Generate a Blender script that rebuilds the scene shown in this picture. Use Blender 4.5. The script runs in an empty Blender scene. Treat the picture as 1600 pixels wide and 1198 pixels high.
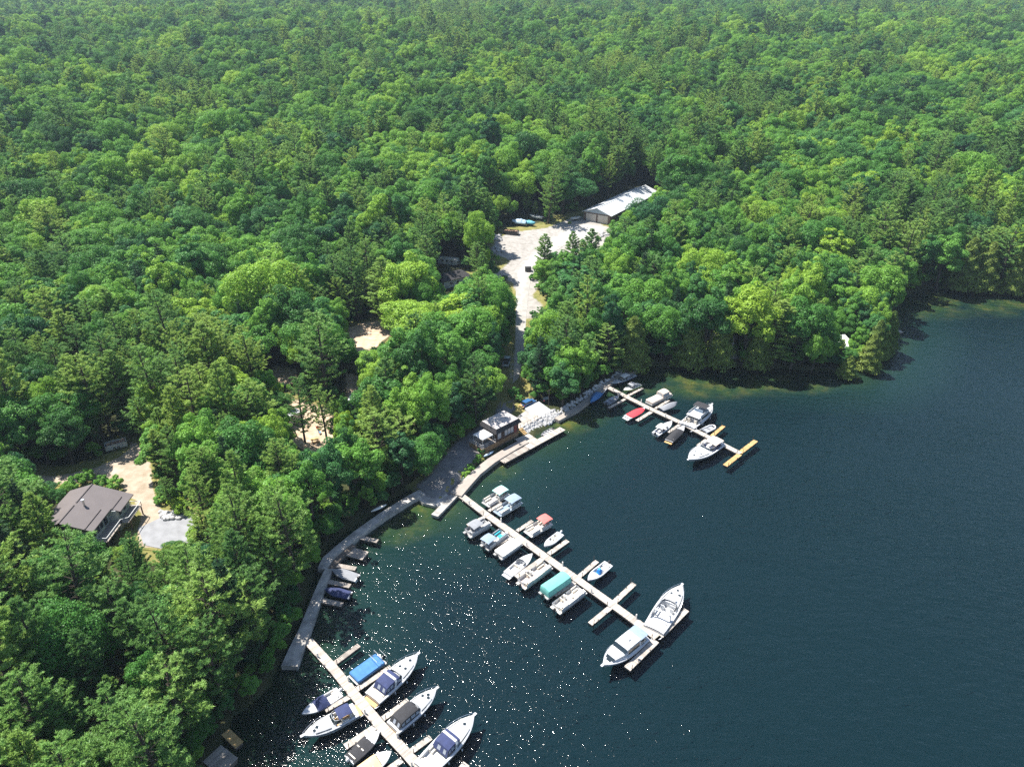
import bpy, math, random
import numpy as np
from mathutils import Vector, Matrix, geometry as mgeo

# ------------------------------------------------------------------ camera, sky, sun, exposure
R = math.radians
SC = bpy.context.scene
COL = SC.collection
CAM_H, PITCH, FPX = 100.0, R(28.5), 1109.0
cd = bpy.data.cameras.new("camera"); cam = bpy.data.objects.new("camera", cd); COL.objects.link(cam)
cam.location = (0, 0, CAM_H); cam.rotation_euler = (math.pi/2 - PITCH, 0, 0)
cd.sensor_fit = 'HORIZONTAL'; cd.sensor_width = 36; cd.lens = FPX*36/1600
cd.clip_start = 1; cd.clip_end = 40000
SC.camera = cam
SUN_AZ, SUN_EL = -57.0, 59.0          # degrees from +Y towards +X, and above the horizon
w = bpy.data.worlds.new("World"); SC.world = w; w.use_nodes = True
nt = w.node_tree; bg = nt.nodes['Background']
sky = nt.nodes.new('ShaderNodeTexSky'); sky.sky_type = 'NISHITA'; sky.sun_disc = False
sky.sun_elevation = R(SUN_EL); sky.sun_rotation = R(SUN_AZ)
sky.air_density = 1.0; sky.dust_density = 0.6; sky.ozone_density = 1.0
nt.links.new(sky.outputs[0], bg.inputs[0]); bg.inputs[1].default_value = 0.09
sl = bpy.data.lights.new("sun", 'SUN'); sl.energy = 5.0; sl.angle = R(0.53); sl.color = (1.0, 0.955, 0.88)
sun = bpy.data.objects.new("sun", sl); COL.objects.link(sun)
sv = Vector((math.sin(R(SUN_AZ))*math.cos(R(SUN_EL)), math.cos(R(SUN_AZ))*math.cos(R(SUN_EL)), math.sin(R(SUN_EL))))
sun.rotation_euler = sv.to_track_quat('Z', 'Y').to_euler(); sun.location = (-60, 60, 150)
SC.view_settings.view_transform = 'Standard'; SC.view_settings.look = 'None'
SC.view_settings.exposure = 1.05; SC.view_settings.gamma = 1.0
SC.render.engine = 'CYCLES'
SC.cycles.max_bounces = 6; SC.cycles.diffuse_bounces = 3; SC.cycles.glossy_bounces = 2
SC.cycles.transmission_bounces = 4; SC.cycles.transparent_max_bounces = 6; SC.cycles.volume_bounces = 0
SC.cycles.use_denoising = False
SC.cycles.sample_clamp_direct = 0; SC.cycles.sample_clamp_indirect = 4
SC.cycles.caustics_reflective = False; SC.cycles.caustics_refractive = False

# ------------------------------------------------------------------ survey: photograph point -> place on the ground
cp, sp = math.cos(PITCH), math.sin(PITCH)
def P(px, py, z=0.0):
    u = (px-800)/FPX; v = (py-599)/FPX
    dz = -sp - v*cp; k = (z-CAM_H)/dz
    return Vector((u*k, (cp-v*sp)*k, z))
def proj(x, y, z):
    zz = z-CAM_H; fw = y*cp - zz*sp; up = y*sp + zz*cp
    return 800+FPX*x/fw, 599-FPX*up/fw
def sstep(t):
    t = np.clip(t, 0, 1); return t*t*(3-2*t)

SHORE_PX = [(318,1240),(335,1195),(352,1160),(365,1120),(400,1095),(424,1070),(436,1040),(456,1000),(478,940),(490,905),
 (500,872),(528,842),(580,803),(640,764),(664,783),(690,788),(703,774),(722,744),(745,725),(788,697),(812,686),(835,683),
 (872,655),(905,636),(940,608),(985,578),(1025,572),(1060,573),(1105,569),(1150,572),(1200,574),(1250,578),(1325,582),(1368,562),(1384,532),
 (1396,514),(1388,492),(1405,466),(1440,452),(1500,450),(1560,457),(1600,459),(1680,462)]
LAKE = [tuple(P(*q))[:2] for q in SHORE_PX]
LAKE = [(-150.,-1500.),(-110.,-400.),(-62.,-60.),(-52.,10.),(-47.,45.)] + LAKE + [(300.,270.),(520.,240.),(900.,60.),(3000.,-200.),(3000.,-1500.)]
LK = np.array(LAKE)
def inside(poly, x, y):
    x = np.asarray(x, float); y = np.asarray(y, float); c = np.zeros(x.shape, bool); n = len(poly)
    for i in range(n):
        x0, y0 = poly[i]; x1, y1 = poly[(i+1) % n]
        if y0 == y1: continue
        m = ((y0 > y) != (y1 > y)) & (x < (x1-x0)*(y-y0)/(y1-y0)+x0)
        c ^= m
    return c
def edge_dist(poly, x, y, closed=True):
    x = np.asarray(x, float); y = np.asarray(y, float); d = np.full(x.shape, 1e9)
    n = len(poly)
    for i in range(n if closed else n-1):
        ax, ay = poly[i]; bx, by = poly[(i+1) % n]
        vx, vy = bx-ax, by-ay; L2 = vx*vx+vy*vy+1e-12
        t = np.clip(((x-ax)*vx+(y-ay)*vy)/L2, 0, 1)
        d = np.minimum(d, np.hypot(x-ax-t*vx, y-ay-t*vy))
    return d
RY = [-2000, 250, 330, 420, 600, 920, 1300, 2000, 4000, 9000, 40000]
RZ = [0, 0, 4, 14, 29, 50, 66, 75, 84, 92, 60]
def wob(x, y):
    return (np.sin(x/61.+1.3)*np.cos(y/83.+.4) + .6*np.sin(x/37.+y/49.) + .5*np.sin(x/23.-y/31.+2.))
def T(x, y):
    x = np.asarray(x, float); y = np.asarray(y, float)
    d = edge_dist(LAKE, x, y); lake = inside(LAKE, x, y)
    land = .75*sstep(d/1.2) + 3.6*sstep(d/55.) + np.interp(y, RY, RZ)*sstep(d/90.)
    land = land + wob(x, y)*(.35*sstep((d-12)/40.) + 2.6*sstep((y-420)/500.))
    land = land - 9*sstep((y-1100)/1500.)*sstep((-x/np.maximum(y, 1)-.42)/.2)
    bed = -.25 - .7*sstep(d/12.) - .45*sstep((d-10)/40.)
    return np.where(lake, np.maximum(bed, -9.), land)
def G(px, py, up=0.0):
    z = 1.0
    for _ in range(30):
        q = P(px, py, z+up); z = .5*z + .5*max(float(T(q.x, q.y)), 0.)
    q = P(px, py, z+up); q.z = z
    return q

# ------------------------------------------------------------------ material helpers
def mat(name, color=(.5,.5,.5), rough=.6, metal=0, var=0.0, vscale=1.5, spec=None, alpha=None):
    m = bpy.data.materials.new(name); m.use_nodes = True
    N = m.node_tree.nodes; Lk = m.node_tree.links; b = N['Principled BSDF']
    b.inputs['Base Color'].default_value = (*color, 1); b.inputs['Roughness'].default_value = rough
    b.inputs['Metallic'].default_value = metal
    if spec is not None: b.inputs['Specular IOR Level'].default_value = spec
    if var:
        tc = N.new('ShaderNodeTexCoord'); no = N.new('ShaderNodeTexNoise'); no.inputs['Scale'].default_value = vscale
        no.inputs['Detail'].default_value = 6
        r = N.new('ShaderNodeValToRGB')
        lo = [c*(1-var) for c in color]; hi = [min(1, c*(1+var)) for c in color]
        r.color_ramp.elements[0].color = (*lo, 1); r.color_ramp.elements[1].color = (*hi, 1)
        r.color_ramp.elements[0].position = .3; r.color_ramp.elements[1].position = .7
        Lk.new(tc.outputs['Object'], no.inputs['Vector']); Lk.new(no.outputs['Fac'], r.inputs[0]); Lk.new(r.outputs[0], b.inputs['Base Color'])
    return m
def ramp(N, stops):
    r = N.new('ShaderNodeValToRGB'); e = r.color_ramp.elements
    while len(e) < len(stops): e.new(.5)
    for i, (p, c) in enumerate(stops): e[i].position = p; e[i].color = (*c, 1)
    return r
def leaf_mat(name, stops, trans=.30, gloss=.015):
    m = bpy.data.materials.new(name); m.use_nodes = True
    N = m.node_tree.nodes; L = m.node_tree.links; N.remove(N['Principled BSDF'])
    out = N['Material Output']; oi = N.new('ShaderNodeObjectInfo'); r = ramp(N, stops)
    # stands of trees differ in tone: part per tree, part by where it grows
    sn = N.new('ShaderNodeTexNoise'); sn.inputs['Scale'].default_value = .018; sn.inputs['Detail'].default_value = 2; L.new(oi.outputs['Location'], sn.inputs['Vector'])
    sm = N.new('ShaderNodeMapRange'); sm.inputs[1].default_value = .32; sm.inputs[2].default_value = .68; sm.inputs[3].default_value = -.28; sm.inputs[4].default_value = .28; L.new(sn.outputs['Fac'], sm.inputs[0])
    sa_ = N.new('ShaderNodeMath'); sa_.operation = 'ADD'; sa_.use_clamp = True; L.new(oi.outputs['Random'], sa_.inputs[0]); L.new(sm.outputs[0], sa_.inputs[1]); L.new(sa_.outputs[0], r.inputs[0])
    geo = N.new('ShaderNodeNewGeometry')
    hs = N.new('ShaderNodeHueSaturation'); L.new(r.outputs[0], hs.inputs['Color'])
    mr = N.new('ShaderNodeMapRange'); mr.inputs[3].default_value = .65; mr.inputs[4].default_value = 1.4
    L.new(geo.outputs['Random Per Island'], mr.inputs[0]); L.new(mr.outputs[0], hs.inputs['Value'])
    d = N.new('ShaderNodeBsdfDiffuse'); t = N.new('ShaderNodeBsdfTranslucent'); g = N.new('ShaderNodeBsdfGlossy')
    g.inputs['Roughness'].default_value = .45; g.inputs['Color'].default_value = (.8,.9,.8,1)
    hs2 = N.new('ShaderNodeHueSaturation'); hs2.inputs['Hue'].default_value = .48; hs2.inputs['Value'].default_value = 1.5
    L.new(hs.outputs[0], hs2.inputs['Color'])
    L.new(hs.outputs[0], d.inputs['Color']); L.new(hs2.outputs[0], t.inputs['Color'])
    m1 = N.new('ShaderNodeMixShader'); m1.inputs[0].default_value = trans
    L.new(d.outputs[0], m1.inputs[1]); L.new(t.outputs[0], m1.inputs[2])
    m2 = N.new('ShaderNodeMixShader'); m2.inputs[0].default_value = gloss
    L.new(m1.outputs[0], m2.inputs[1]); L.new(g.outputs[0], m2.inputs[2]); L.new(m2.outputs[0], out.inputs[0])
    return m
def wood_mat(name, c0, c1, rough=.8):
    m = bpy.data.materials.new(name); m.use_nodes = True
    N = m.node_tree.nodes; L = m.node_tree.links; b = N['Principled BSDF']; b.inputs['Roughness'].default_value = rough
    geo = N.new('ShaderNodeNewGeometry'); tc = N.new('ShaderNodeTexCoord')
    no = N.new('ShaderNodeTexNoise'); no.inputs['Scale'].default_value = .6; no.inputs['Detail'].default_value = 8
    L.new(tc.outputs['Object'], no.inputs['Vector'])
    a = N.new('ShaderNodeMath'); a.operation = 'MULTIPLY_ADD'; a.inputs[1].default_value = .55
    L.new(geo.outputs['Random Per Island'], a.inputs[0])
    s = N.new('ShaderNodeMath'); s.operation = 'MULTIPLY'; s.inputs[1].default_value = .75; L.new(no.outputs['Fac'], s.inputs[0])
    L.new(s.outputs[0], a.inputs[2])
    r = ramp(N, [(.15, c0), (.85, c1)]); L.new(a.outputs[0], r.inputs[0]); L.new(r.outputs[0], b.inputs['Base Color'])
    return m
def ground_like(name, stops, scale=.25, attr=None, stops2=None, bump=.3, fine=6.0):
    m = bpy.data.materials.new(name); m.use_nodes = True
    N = m.node_tree.nodes; L = m.node_tree.links; b = N['Principled BSDF']; b.inputs['Roughness'].default_value = .95
    b.inputs['Specular IOR Level'].default_value = .15
    tc = N.new('ShaderNodeTexCoord')
    def blend(stops):
        n1 = N.new('ShaderNodeTexNoise'); n1.inputs['Scale'].default_value = scale; n1.inputs['Detail'].default_value = 9; n1.inputs['Roughness'].default_value = .62
        L.new(tc.outputs['Object'], n1.inputs['Vector']); r = ramp(N, stops); L.new(n1.outputs['Fac'], r.inputs[0]); return r
    r1 = blend(stops); col = r1.outputs[0]
    if attr:
        at = N.new('ShaderNodeAttribute'); at.attribute_name = attr
        n2 = N.new('ShaderNodeTexNoise'); n2.inputs['Scale'].default_value = .55; n2.inputs['Detail'].default_value = 8; L.new(tc.outputs['Object'], n2.inputs['Vector'])
        ad = N.new('ShaderNodeMath'); ad.operation = 'MULTIPLY_ADD'; ad.inputs[1].default_value = 1.5; L.new(at.outputs['Fac'], ad.inputs[0])
        sb = N.new('ShaderNodeMath'); sb.operation = 'SUBTRACT'; sb.inputs[1].default_value = .75; L.new(n2.outputs['Fac'], sb.inputs[0]); L.new(sb.outputs[0], ad.inputs[2])
        cr = N.new('ShaderNodeMapRange'); cr.inputs[1].default_value = .3; cr.inputs[2].default_value = .6; L.new(ad.outputs[0], cr.inputs[0])
        r2 = blend(stops2); mx = N.new('ShaderNodeMix'); mx.data_type = 'RGBA'
        L.new(cr.outputs[0], mx.inputs[0]); L.new(col, mx.inputs[6]); L.new(r2.outputs[0], mx.inputs[7]); col = mx.outputs[2]
    L.new(col, b.inputs['Base Color'])
    if bump:
        n3 = N.new('ShaderNodeTexNoise'); n3.inputs['Scale'].default_value = fine; n3.inputs['Detail'].default_value = 5; L.new(tc.outputs['Object'], n3.inputs['Vector'])
        bp = N.new('ShaderNodeBump'); bp.inputs['Strength'].default_value = bump; bp.inputs['Distance'].default_value = .15
        L.new(n3.outputs['Fac'], bp.inputs['Height']); L.new(bp.outputs[0], b.inputs['Normal'])
    return m

M = {}
M['white'] = mat('white_gelcoat', (.54,.55,.56), .22, var=.03)
M['offwhite'] = mat('offwhite_deck', (.72,.70,.66), .5, var=.05)
M['grey_deck'] = mat('grey_deck_carpet', (.36,.35,.34), .9, var=.12, vscale=3)
M['beige'] = mat('beige_vinyl', (.62,.55,.45), .55, var=.06)
M['cream'] = mat('cream_vinyl', (.74,.68,.58), .55, var=.05)
M['navy'] = mat('navy_canvas', (.030,.042,.115), .85, var=.2)
M['blue'] = mat('blue_canvas', (.055,.18,.40), .85, var=.15)
M['brightblue'] = mat('bright_blue_cover', (.03,.25,.62), .7, var=.1)
M['black'] = mat('black_canvas', (.028,.028,.032), .85, var=.2)
M['grey'] = mat('grey_canvas', (.25,.26,.28), .85, var=.12)
M['bluegrey'] = mat('bluegrey_canvas', (.24,.31,.39), .85, var=.1)
M['taupe'] = mat('taupe_canvas', (.58,.50,.43), .85, var=.08)
M['tan'] = mat('tan_canvas', (.66,.50,.26), .85, var=.08)
M['teal'] = mat('teal_canvas', (.15,.45,.40), .8, var=.1)
M['paleteal'] = mat('pale_teal_canvas', (.36,.63,.58), .8, var=.08)
M['red'] = mat('red_canvas', (.62,.045,.06), .8, var=.12)
M['coral'] = mat('faded_red_canvas', (.66,.16,.14), .8, var=.1)
M['turq'] = mat('turquoise_vinyl', (.02,.40,.48), .6)
M['lime'] = mat('lime_stripe_hull', (.62,.72,.22), .3)
M['darkhull'] = mat('dark_hull', (.03,.045,.08), .25)
M['hullblue'] = mat('blue_hull', (.06,.14,.36), .25)
M['alu'] = mat('aluminium', (.62,.63,.64), .38, metal=.7, var=.06)
M['steel'] = mat('stainless', (.75,.76,.78), .25, metal=.9)
M['iron'] = mat('dark_steel_pipe', (.07,.06,.055), .6, metal=.3)
M['rubber'] = mat('black_rubber', (.02,.02,.02), .8)
M['engine'] = mat('engine_black', (.025,.027,.03), .3)
M['engine_white'] = mat('engine_white', (.7,.7,.7), .3)
M['glass'] = mat('tinted_glass', (.015,.025,.03), .06, spec=.8)
M['clearvinyl'] = mat('clear_vinyl_window', (.30,.33,.38), .12, spec=.7)
M['teak'] = mat('teak_deck', (.52,.33,.14), .6, var=.2, vscale=4)
M['dock'] = wood_mat('weathered_dock_wood', (.23,.205,.18), (.49,.44,.385))
M['dockgrey'] = wood_mat('old_grey_dock_wood', (.165,.145,.125), (.37,.325,.285))
M['newwood'] = wood_mat('fresh_yellow_lumber', (.36,.215,.075), (.52,.35,.15))
M['dockframe'] = mat('dock_frame_timber', (.12,.10,.085), .9, var=.2)
M['concrete'] = mat('concrete', (.36,.34,.315), .9, var=.4, vscale=.6)
M['concrete_pale'] = mat('pale_concrete', (.42,.45,.48), .85, var=.12, vscale=.5)
M['roof_metal'] = mat('pale_metal_roof', (.62,.64,.66), .45, metal=.1, var=.04, vscale=.4)
M['roof_brown'] = mat('brown_metal_roof', (.135,.115,.113), .5, var=.07, vscale=.5)
M['roof_cap'] = mat('dark_roof_trim', (.05,.035,.035), .5)
M['roof_dark'] = mat('dark_shingle_roof', (.035,.033,.036), .95, var=.35, vscale=3)
M['membrane'] = mat('grey_membrane_roof', (.42,.39,.38), .9, var=.15, vscale=.8)
M['brownwall'] = mat('dark_brown_siding', (.055,.03,.022), .8, var=.2)
M['siding'] = mat('grey_siding', (.52,.53,.53), .75, var=.05)
M['sidingwhite'] = mat('white_siding', (.66,.66,.67), .75, var=.05)
M['blue_gable'] = mat('grey_blue_gable_cladding', (.36,.43,.48), .6, var=.05)
M['brownpost'] = mat('brown_trim', (.15,.10,.075), .7)
M['garage'] = mat('tan_garage_door', (.56,.50,.43), .6, var=.05)
M['lattice'] = mat('tan_lattice_wood', (.33,.20,.10), .8, var=.25, vscale=3)
M['redtrim'] = mat('dark_red_trim', (.16,.025,.025), .7)
M['canopy'] = mat('white_tent_fabric', (.82,.82,.81), .8, var=.05)
M['bark'] = mat('bark', (.065,.05,.038), .95, var=.35, vscale=3)
M['barkgrey'] = mat('dead_grey_wood', (.30,.27,.26), .95, var=.25, vscale=3)
M['rock'] = mat('limestone', (.45,.44,.43), .9, var=.4, vscale=1.2)
M['carblack'] = mat('black_paint', (.015,.016,.018), .15)
M['carblue'] = mat('blue_paint', (.04,.12,.28), .2)
M['carsilver'] = mat('pale_grey_paint', (.42,.48,.52), .25)
M['tarp'] = mat('pale_blue_tarp', (.42,.56,.70), .6, var=.18, vscale=1.2)
M['tarpteal'] = mat('aqua_tarp', (.12,.45,.55), .6, var=.15, vscale=1.2)
M['debris'] = mat('scrap_debris', (.40,.26,.18), .9, var=.6, vscale=2.5)
M['lampglass'] = mat('lamp_lens', (.7,.66,.55), .1)
M['greyplastic'] = mat('grey_plastic', (.30,.31,.33), .6)
M['sand'] = ground_like('sandy_clearing', [(.3,(.30,.22,.14)),(.5,(.48,.38,.28)),(.7,(.60,.50,.40))], .35)
M['leafA'] = leaf_mat('oak_leaf', [(0,(0.042,0.135,0.032)),(.25,(0.078,0.219,0.040)),(.55,(0.124,0.298,0.045)),(.8,(0.180,0.359,0.051)),(1,(0.245,0.405,0.051))])
M['leafB'] = leaf_mat('maple_leaf', [(0,(0.038,0.129,0.048)),(.35,(0.078,0.225,0.057)),(.7,(0.139,0.315,0.051)),(.92,(0.204,0.376,0.051)),(1,(.255,.400,.045))])
M['leafP'] = leaf_mat('pine_needle', [(0,(0.104,0.230,0.064)),(.5,(0.174,0.320,0.078)),(1,(0.269,0.393,0.085))], .36)
M['leafC'] = leaf_mat('cedar_spray', [(0,(0.130,0.208,0.043)),(1,(0.210,0.281,0.057))], .35)
M['leafS'] = leaf_mat('spruce_needle', [(0,(.026,.075,.034)),(1,(.050,.110,.042))], .15)

# ------------------------------------------------------------------ mesh helpers
class MB:
    def __init__(s): s.v = []; s.f = []
    def add(s, vs, fs):
        o = len(s.v); s.v += [tuple(q) for q in vs]; s.f += [tuple(i+o for i in f) for f in fs]; return s
    def box(s, cx, cy, cz, sx, sy, sz, rz=0., ry=0., top=1.0, topx=None):
        topx = top if topx is None else topx
        c, n = math.cos(rz), math.sin(rz); vs = []
        for dz in (-.5, .5):
            kx = topx if dz > 0 else 1.; ky = top if dz > 0 else 1.
            for dx, dy in ((-.5,-.5),(.5,-.5),(.5,.5),(-.5,.5)):
                x, y, z = dx*sx*kx, dy*sy*ky, dz*sz
                if ry: x, z = x*math.cos(ry)+z*math.sin(ry), -x*math.sin(ry)+z*math.cos(ry)
                vs.append((cx+x*c-y*n, cy+x*n+y*c, cz+z))
        return s.add(vs, [(3,2,1,0),(4,5,6,7),(0,1,5,4),(1,2,6,5),(2,3,7,6),(3,0,4,7)])
    def tube(s, pts, r, n=6, closed=False):
        pts = [Vector(p) for p in pts]; m = len(pts); rs = r if isinstance(r, (list, tuple)) else [r]*m
        vs = []; up0 = None
        for i, p in enumerate(pts):
            a = pts[(i-1) % m] if (closed or i) else pts[0]; b = pts[(i+1) % m] if (closed or i < m-1) else pts[-1]
            d = (b-a); d = d.normalized() if d.length > 1e-9 else Vector((0,0,1))
            h = Vector((0,0,1)) if abs(d.z) < .9 else Vector((1,0,0))
            e = d.cross(h).normalized(); g = e.cross(d)
            for k in range(n):
                t = 2*math.pi*k/n; vs.append(p+(e*math.cos(t)+g*math.sin(t))*rs[i])
        fs = []
        for i in range(m if closed else m-1):
            j = (i+1) % m
            for k in range(n):
                l = (k+1) % n; fs.append((i*n+k, i*n+l, j*n+l, j*n+k))
        if not closed: fs += [tuple(range(n-1,-1,-1)), tuple(range((m-1)*n, m*n))]
        return s.add(vs, fs)
    def loft(s, rings, ring_closed=False, cap0=False, cap1=False):
        m = len(rings); n = len(rings[0]); vs = [q for r in rings for q in r]; fs = []
        for i in range(m-1):
            for k in range(n if ring_closed else n-1):
                l = (k+1) % n; fs.append((i*n+k, i*n+l, (i+1)*n+l, (i+1)*n+k))
        if cap0: fs.append(tuple(range(n-1,-1,-1)))
        if cap1: fs.append(tuple(range((m-1)*n, m*n)))
        return s.add(vs, fs)
    def prism(s, poly, z0, z1):
        n = len(poly)
        f0 = (lambda p: z0(p)) if callable(z0) else (lambda p: z0)
        f1 = (lambda p: z1(p)) if callable(z1) else (lambda p: z1)
        vs = [(p[0], p[1], f0(p)) for p in poly]+[(p[0], p[1], f1(p)) for p in poly]
        ar = sum(poly[i][0]*poly[(i+1) % n][1]-poly[(i+1) % n][0]*poly[i][1] for i in range(n))
        fs = [tuple(range(n-1,-1,-1)), tuple(range(n, 2*n))]+[(i, (i+1) % n, n+(i+1) % n, n+i) for i in range(n)]
        if ar < 0: fs = [tuple(reversed(f)) for f in fs]
        return s.add(vs, fs)
    def ball(s, c, r, nu=8, nv=6, sz=1.):
        rings = []
        for i in range(nv+1):
            t = math.pi*i/nv; rr = r*max(math.sin(t), .01)
            rings.append([(c[0]+rr*math.cos(2*math.pi*k/nu), c[1]+rr*math.sin(2*math.pi*k/nu), c[2]-r*sz*math.cos(t)) for k in range(nu)])
        return s.loft(rings, True, True, True)
    def mesh(s, name, m, smooth=False):
        me = bpy.data.meshes.new(name); me.from_pydata(s.v, [], s.f)
        if m is not None: me.materials.append(m)
        if smooth:
            me.polygons.foreach_set('use_smooth', [True]*len(me.polygons))
            me.set_sharp_from_angle(angle=R(38))
        me.update(); return me
    def build(s, name, m, parent=None, smooth=False, loc=None, rz=0.):
        o = bpy.data.objects.new(name, s.mesh(name, m, smooth)); COL.objects.link(o)
        if parent is not None: o.parent = parent
        if loc is not None: o.location = loc
        o.rotation_euler.z = rz
        return o
def tag(o, label=None, cat=None, group=None, kind=None):
    if label: o['label'] = label
    if cat: o['category'] = cat
    if group: o['group'] = group
    if kind: o['kind'] = kind
    return o
def thing(name, label, cat, loc=(0,0,0), rz=0., group=None):
    o = bpy.data.objects.new(name, None); COL.objects.link(o); o.empty_display_size = .5
    o.location = loc; o.rotation_euler.z = rz
    return tag(o, label, cat, group)
def copy_tree(o, parent=None):
    c = o.copy(); COL.objects.link(c)
    if parent is not None: c.parent = parent
    for ch in list(o.children): copy_tree(ch, c)
    return c
def np_mesh(name, V, Fq, mats, mi=None):
    """quads (n,4) from numpy"""
    me = bpy.data.meshes.new(name); nv = len(V); nf = len(Fq)
    me.vertices.add(nv); me.vertices.foreach_set('co', np.asarray(V, np.float32).ravel())
    me.loops.add(nf*4); me.loops.foreach_set('vertex_index', np.asarray(Fq, np.int32).ravel())
    me.polygons.add(nf); me.polygons.foreach_set('loop_start', np.arange(nf, dtype=np.int32)*4)
    for m in mats: me.materials.append(m)
    if mi is not None: me.polygons.foreach_set('material_index', np.asarray(mi, np.int32))
    me.update(calc_edges=True); return me

# ------------------------------------------------------------------ the setting: ground sheet with the lake bed, water
def W(pxs, up=0.0):                       # list of photograph points -> ground points
    return [tuple(G(a, b, up))[:2] for a, b in pxs]
# cleared places (ground outlines)
YARD_PX = [(757,392),(770,372),(790,362),(850,354),(885,340),(905,333),(958,354),(972,362),(966,385),(962,405),(940,430),(900,442),(880,440),(850,447),(842,463),(858,478),(850,500),(826,503),(822,530),(824,560),(815,585),(806,605),(800,640),(783,640),(782,612),(786,575),(792,548),(800,520),(803,485),(799,458),(790,442),(765,436),(740,436),(745,424),(770,424),(788,408),(766,400)]
YARD = W(YARD_PX)
DRIVE_PX = [(22,735),(90,742),(150,728),(185,712),(200,700),(190,690),(215,688),(235,705),(243,735),(246,765),(258,795),(300,790),(318,810),(310,842),(262,862),(212,858),(208,830),(216,806),(205,785),(185,765),(170,752),(120,757),(40,764)]
DRIVE = W(DRIVE_PX)
RAMP_PX = [(646,762),(668,788),(694,790),(716,768),(738,733),(752,708),(762,690),(790,655),(806,640),(800,620),(783,625),(770,650),(738,672),(712,690),(690,716),(668,744)]
RAMP = W(RAMP_PX)
CAMP1 = W([(540,512),(580,500),(612,502),(614,522),(590,545),(562,556),(545,540)])
CAMP2 = W([(440,618),(470,625),(520,640),(530,680),(512,712),(470,706),(448,690),(450,660)])
CAMP3 = W([(425,570),(470,575),(462,600),(400,615),(395,600)])
CAMP4 = W([(535,580),(575,590),(570,640),(540,640)])
def dense_ground():
    az = np.concatenate([np.linspace(-math.pi, -.78, 40, endpoint=False), np.linspace(-.78, .78, 640), np.linspace(.78, math.pi, 40, endpoint=False)[1:]])
    r = np.concatenate([[0.5], np.linspace(8, 60, 26), np.linspace(61.2, 340, 240), np.geomspace(343, 9000, 80)])
    A, Rr = np.meshgrid(az, r); X = Rr*np.sin(A); Y = Rr*np.cos(A)
    Z = T(X, Y); nr, na = X.shape
    V = np.stack([X, Y, Z], -1).reshape(-1, 3)
    i, j = np.meshgrid(np.arange(nr-1), np.arange(na), indexing='ij'); j2 = (j+1) % na
    Fq = np.stack([i*na+j, (i+1)*na+j, (i+1)*na+j2, i*na+j2], -1).reshape(-1, 4)[:, ::-1]
    return V, Fq
V, Fq = dense_ground()
gm = np_mesh('ground', V, Fq, [])
clear = np.zeros(len(V)); near = (np.abs(V[:,0]) < 400) & (V[:,1] > 0) & (V[:,1] < 600)
for poly, rad in ((YARD, 9.), (DRIVE, 6.), (RAMP, 3.), (CAMP1, 5.), (CAMP2, 4.)):
    x, y = V[near,0], V[near,1]; d = edge_dist(poly, x, y); d[inside(poly, x, y)] = 0
    clear[near] = np.maximum(clear[near], 1-np.clip(d/rad, 0, 1))
at = gm.attributes.new('clear', 'FLOAT', 'POINT'); at.data.foreach_set('value', clear.astype(np.float32))
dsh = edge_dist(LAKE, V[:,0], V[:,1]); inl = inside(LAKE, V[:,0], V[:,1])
weed = np.zeros(len(V))
for (px, py, rx) in ((1010,590,10),(1050,592,8),(1085,598,9),(1115,600,8),(1150,597,8),(1185,596,8),(1215,594,8),(1255,596,7),(1440,478,12),(1490,468,14),(1530,470,14),(1580,472,12),(765,735,4.5),(778,742,3),(882,662,5),(905,652,5),(650,800,5.5),(662,795,5),(640,815,5),(620,830,4),(700,790,3)):
    q = P(px, py, -.8); dd = np.hypot((V[:,0]-q.x)/1.5, V[:,1]-q.y)
    weed = np.maximum(weed, np.clip(1.3-dd/(rx*.95), 0, 1))
weed *= inl
at = gm.attributes.new('weed', 'FLOAT', 'POINT'); at.data.foreach_set('value', weed.astype(np.float32))
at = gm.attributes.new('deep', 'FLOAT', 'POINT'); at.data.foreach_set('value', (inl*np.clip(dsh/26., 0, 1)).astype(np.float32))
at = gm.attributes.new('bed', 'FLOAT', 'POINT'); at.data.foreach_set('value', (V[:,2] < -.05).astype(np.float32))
gmat = ground_like('forest_floor', [(.3,(.018,.022,.010)),(.5,(.040,.048,.018)),(.7,(.075,.070,.035))], .35, 'clear',
                   [(.3,(.10,.13,.03)),(.5,(.20,.19,.06)),(.7,(.30,.25,.11))], bump=.5, fine=2.)
N = gmat.node_tree.nodes; L = gmat.node_tree.links; b = N['Principled BSDF']
src = b.inputs['Base Color'].links[0].from_socket
def attr(n):
    a = N.new('ShaderNodeAttribute'); a.attribute_name = n; return a
tc = N.new('ShaderNodeTexCoord'); n1 = N.new('ShaderNodeTexNoise'); n1.inputs['Scale'].default_value = .22; n1.inputs['Detail'].default_value = 9; n1.inputs['Roughness'].default_value = .65
L.new(tc.outputs['Object'], n1.inputs['Vector'])
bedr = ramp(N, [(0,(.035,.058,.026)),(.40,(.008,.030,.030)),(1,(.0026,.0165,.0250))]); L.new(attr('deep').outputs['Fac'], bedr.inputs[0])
wr = ramp(N, [(.35,(.030,.060,.018)),(.5,(.075,.095,.024)),(.62,(.18,.14,.03)),(.75,(.20,.11,.03))]); L.new(n1.outputs['Fac'], wr.inputs[0])
wf = N.new('ShaderNodeMath'); wf.operation = 'MULTIPLY'; L.new(attr('weed').outputs['Fac'], wf.inputs[0])
wn = N.new('ShaderNodeMapRange'); wn.inputs[1].default_value = .35; wn.inputs[2].default_value = .6
n2 = N.new('ShaderNodeTexNoise'); n2.inputs['Scale'].default_value = .12; n2.inputs['Detail'].default_value = 10; n2.inputs['Roughness'].default_value = .7; L.new(tc.outputs['Object'], n2.inputs['Vector'])
L.new(n2.outputs['Fac'], wn.inputs[0]); L.new(wn.outputs[0], wf.inputs[1])
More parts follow.
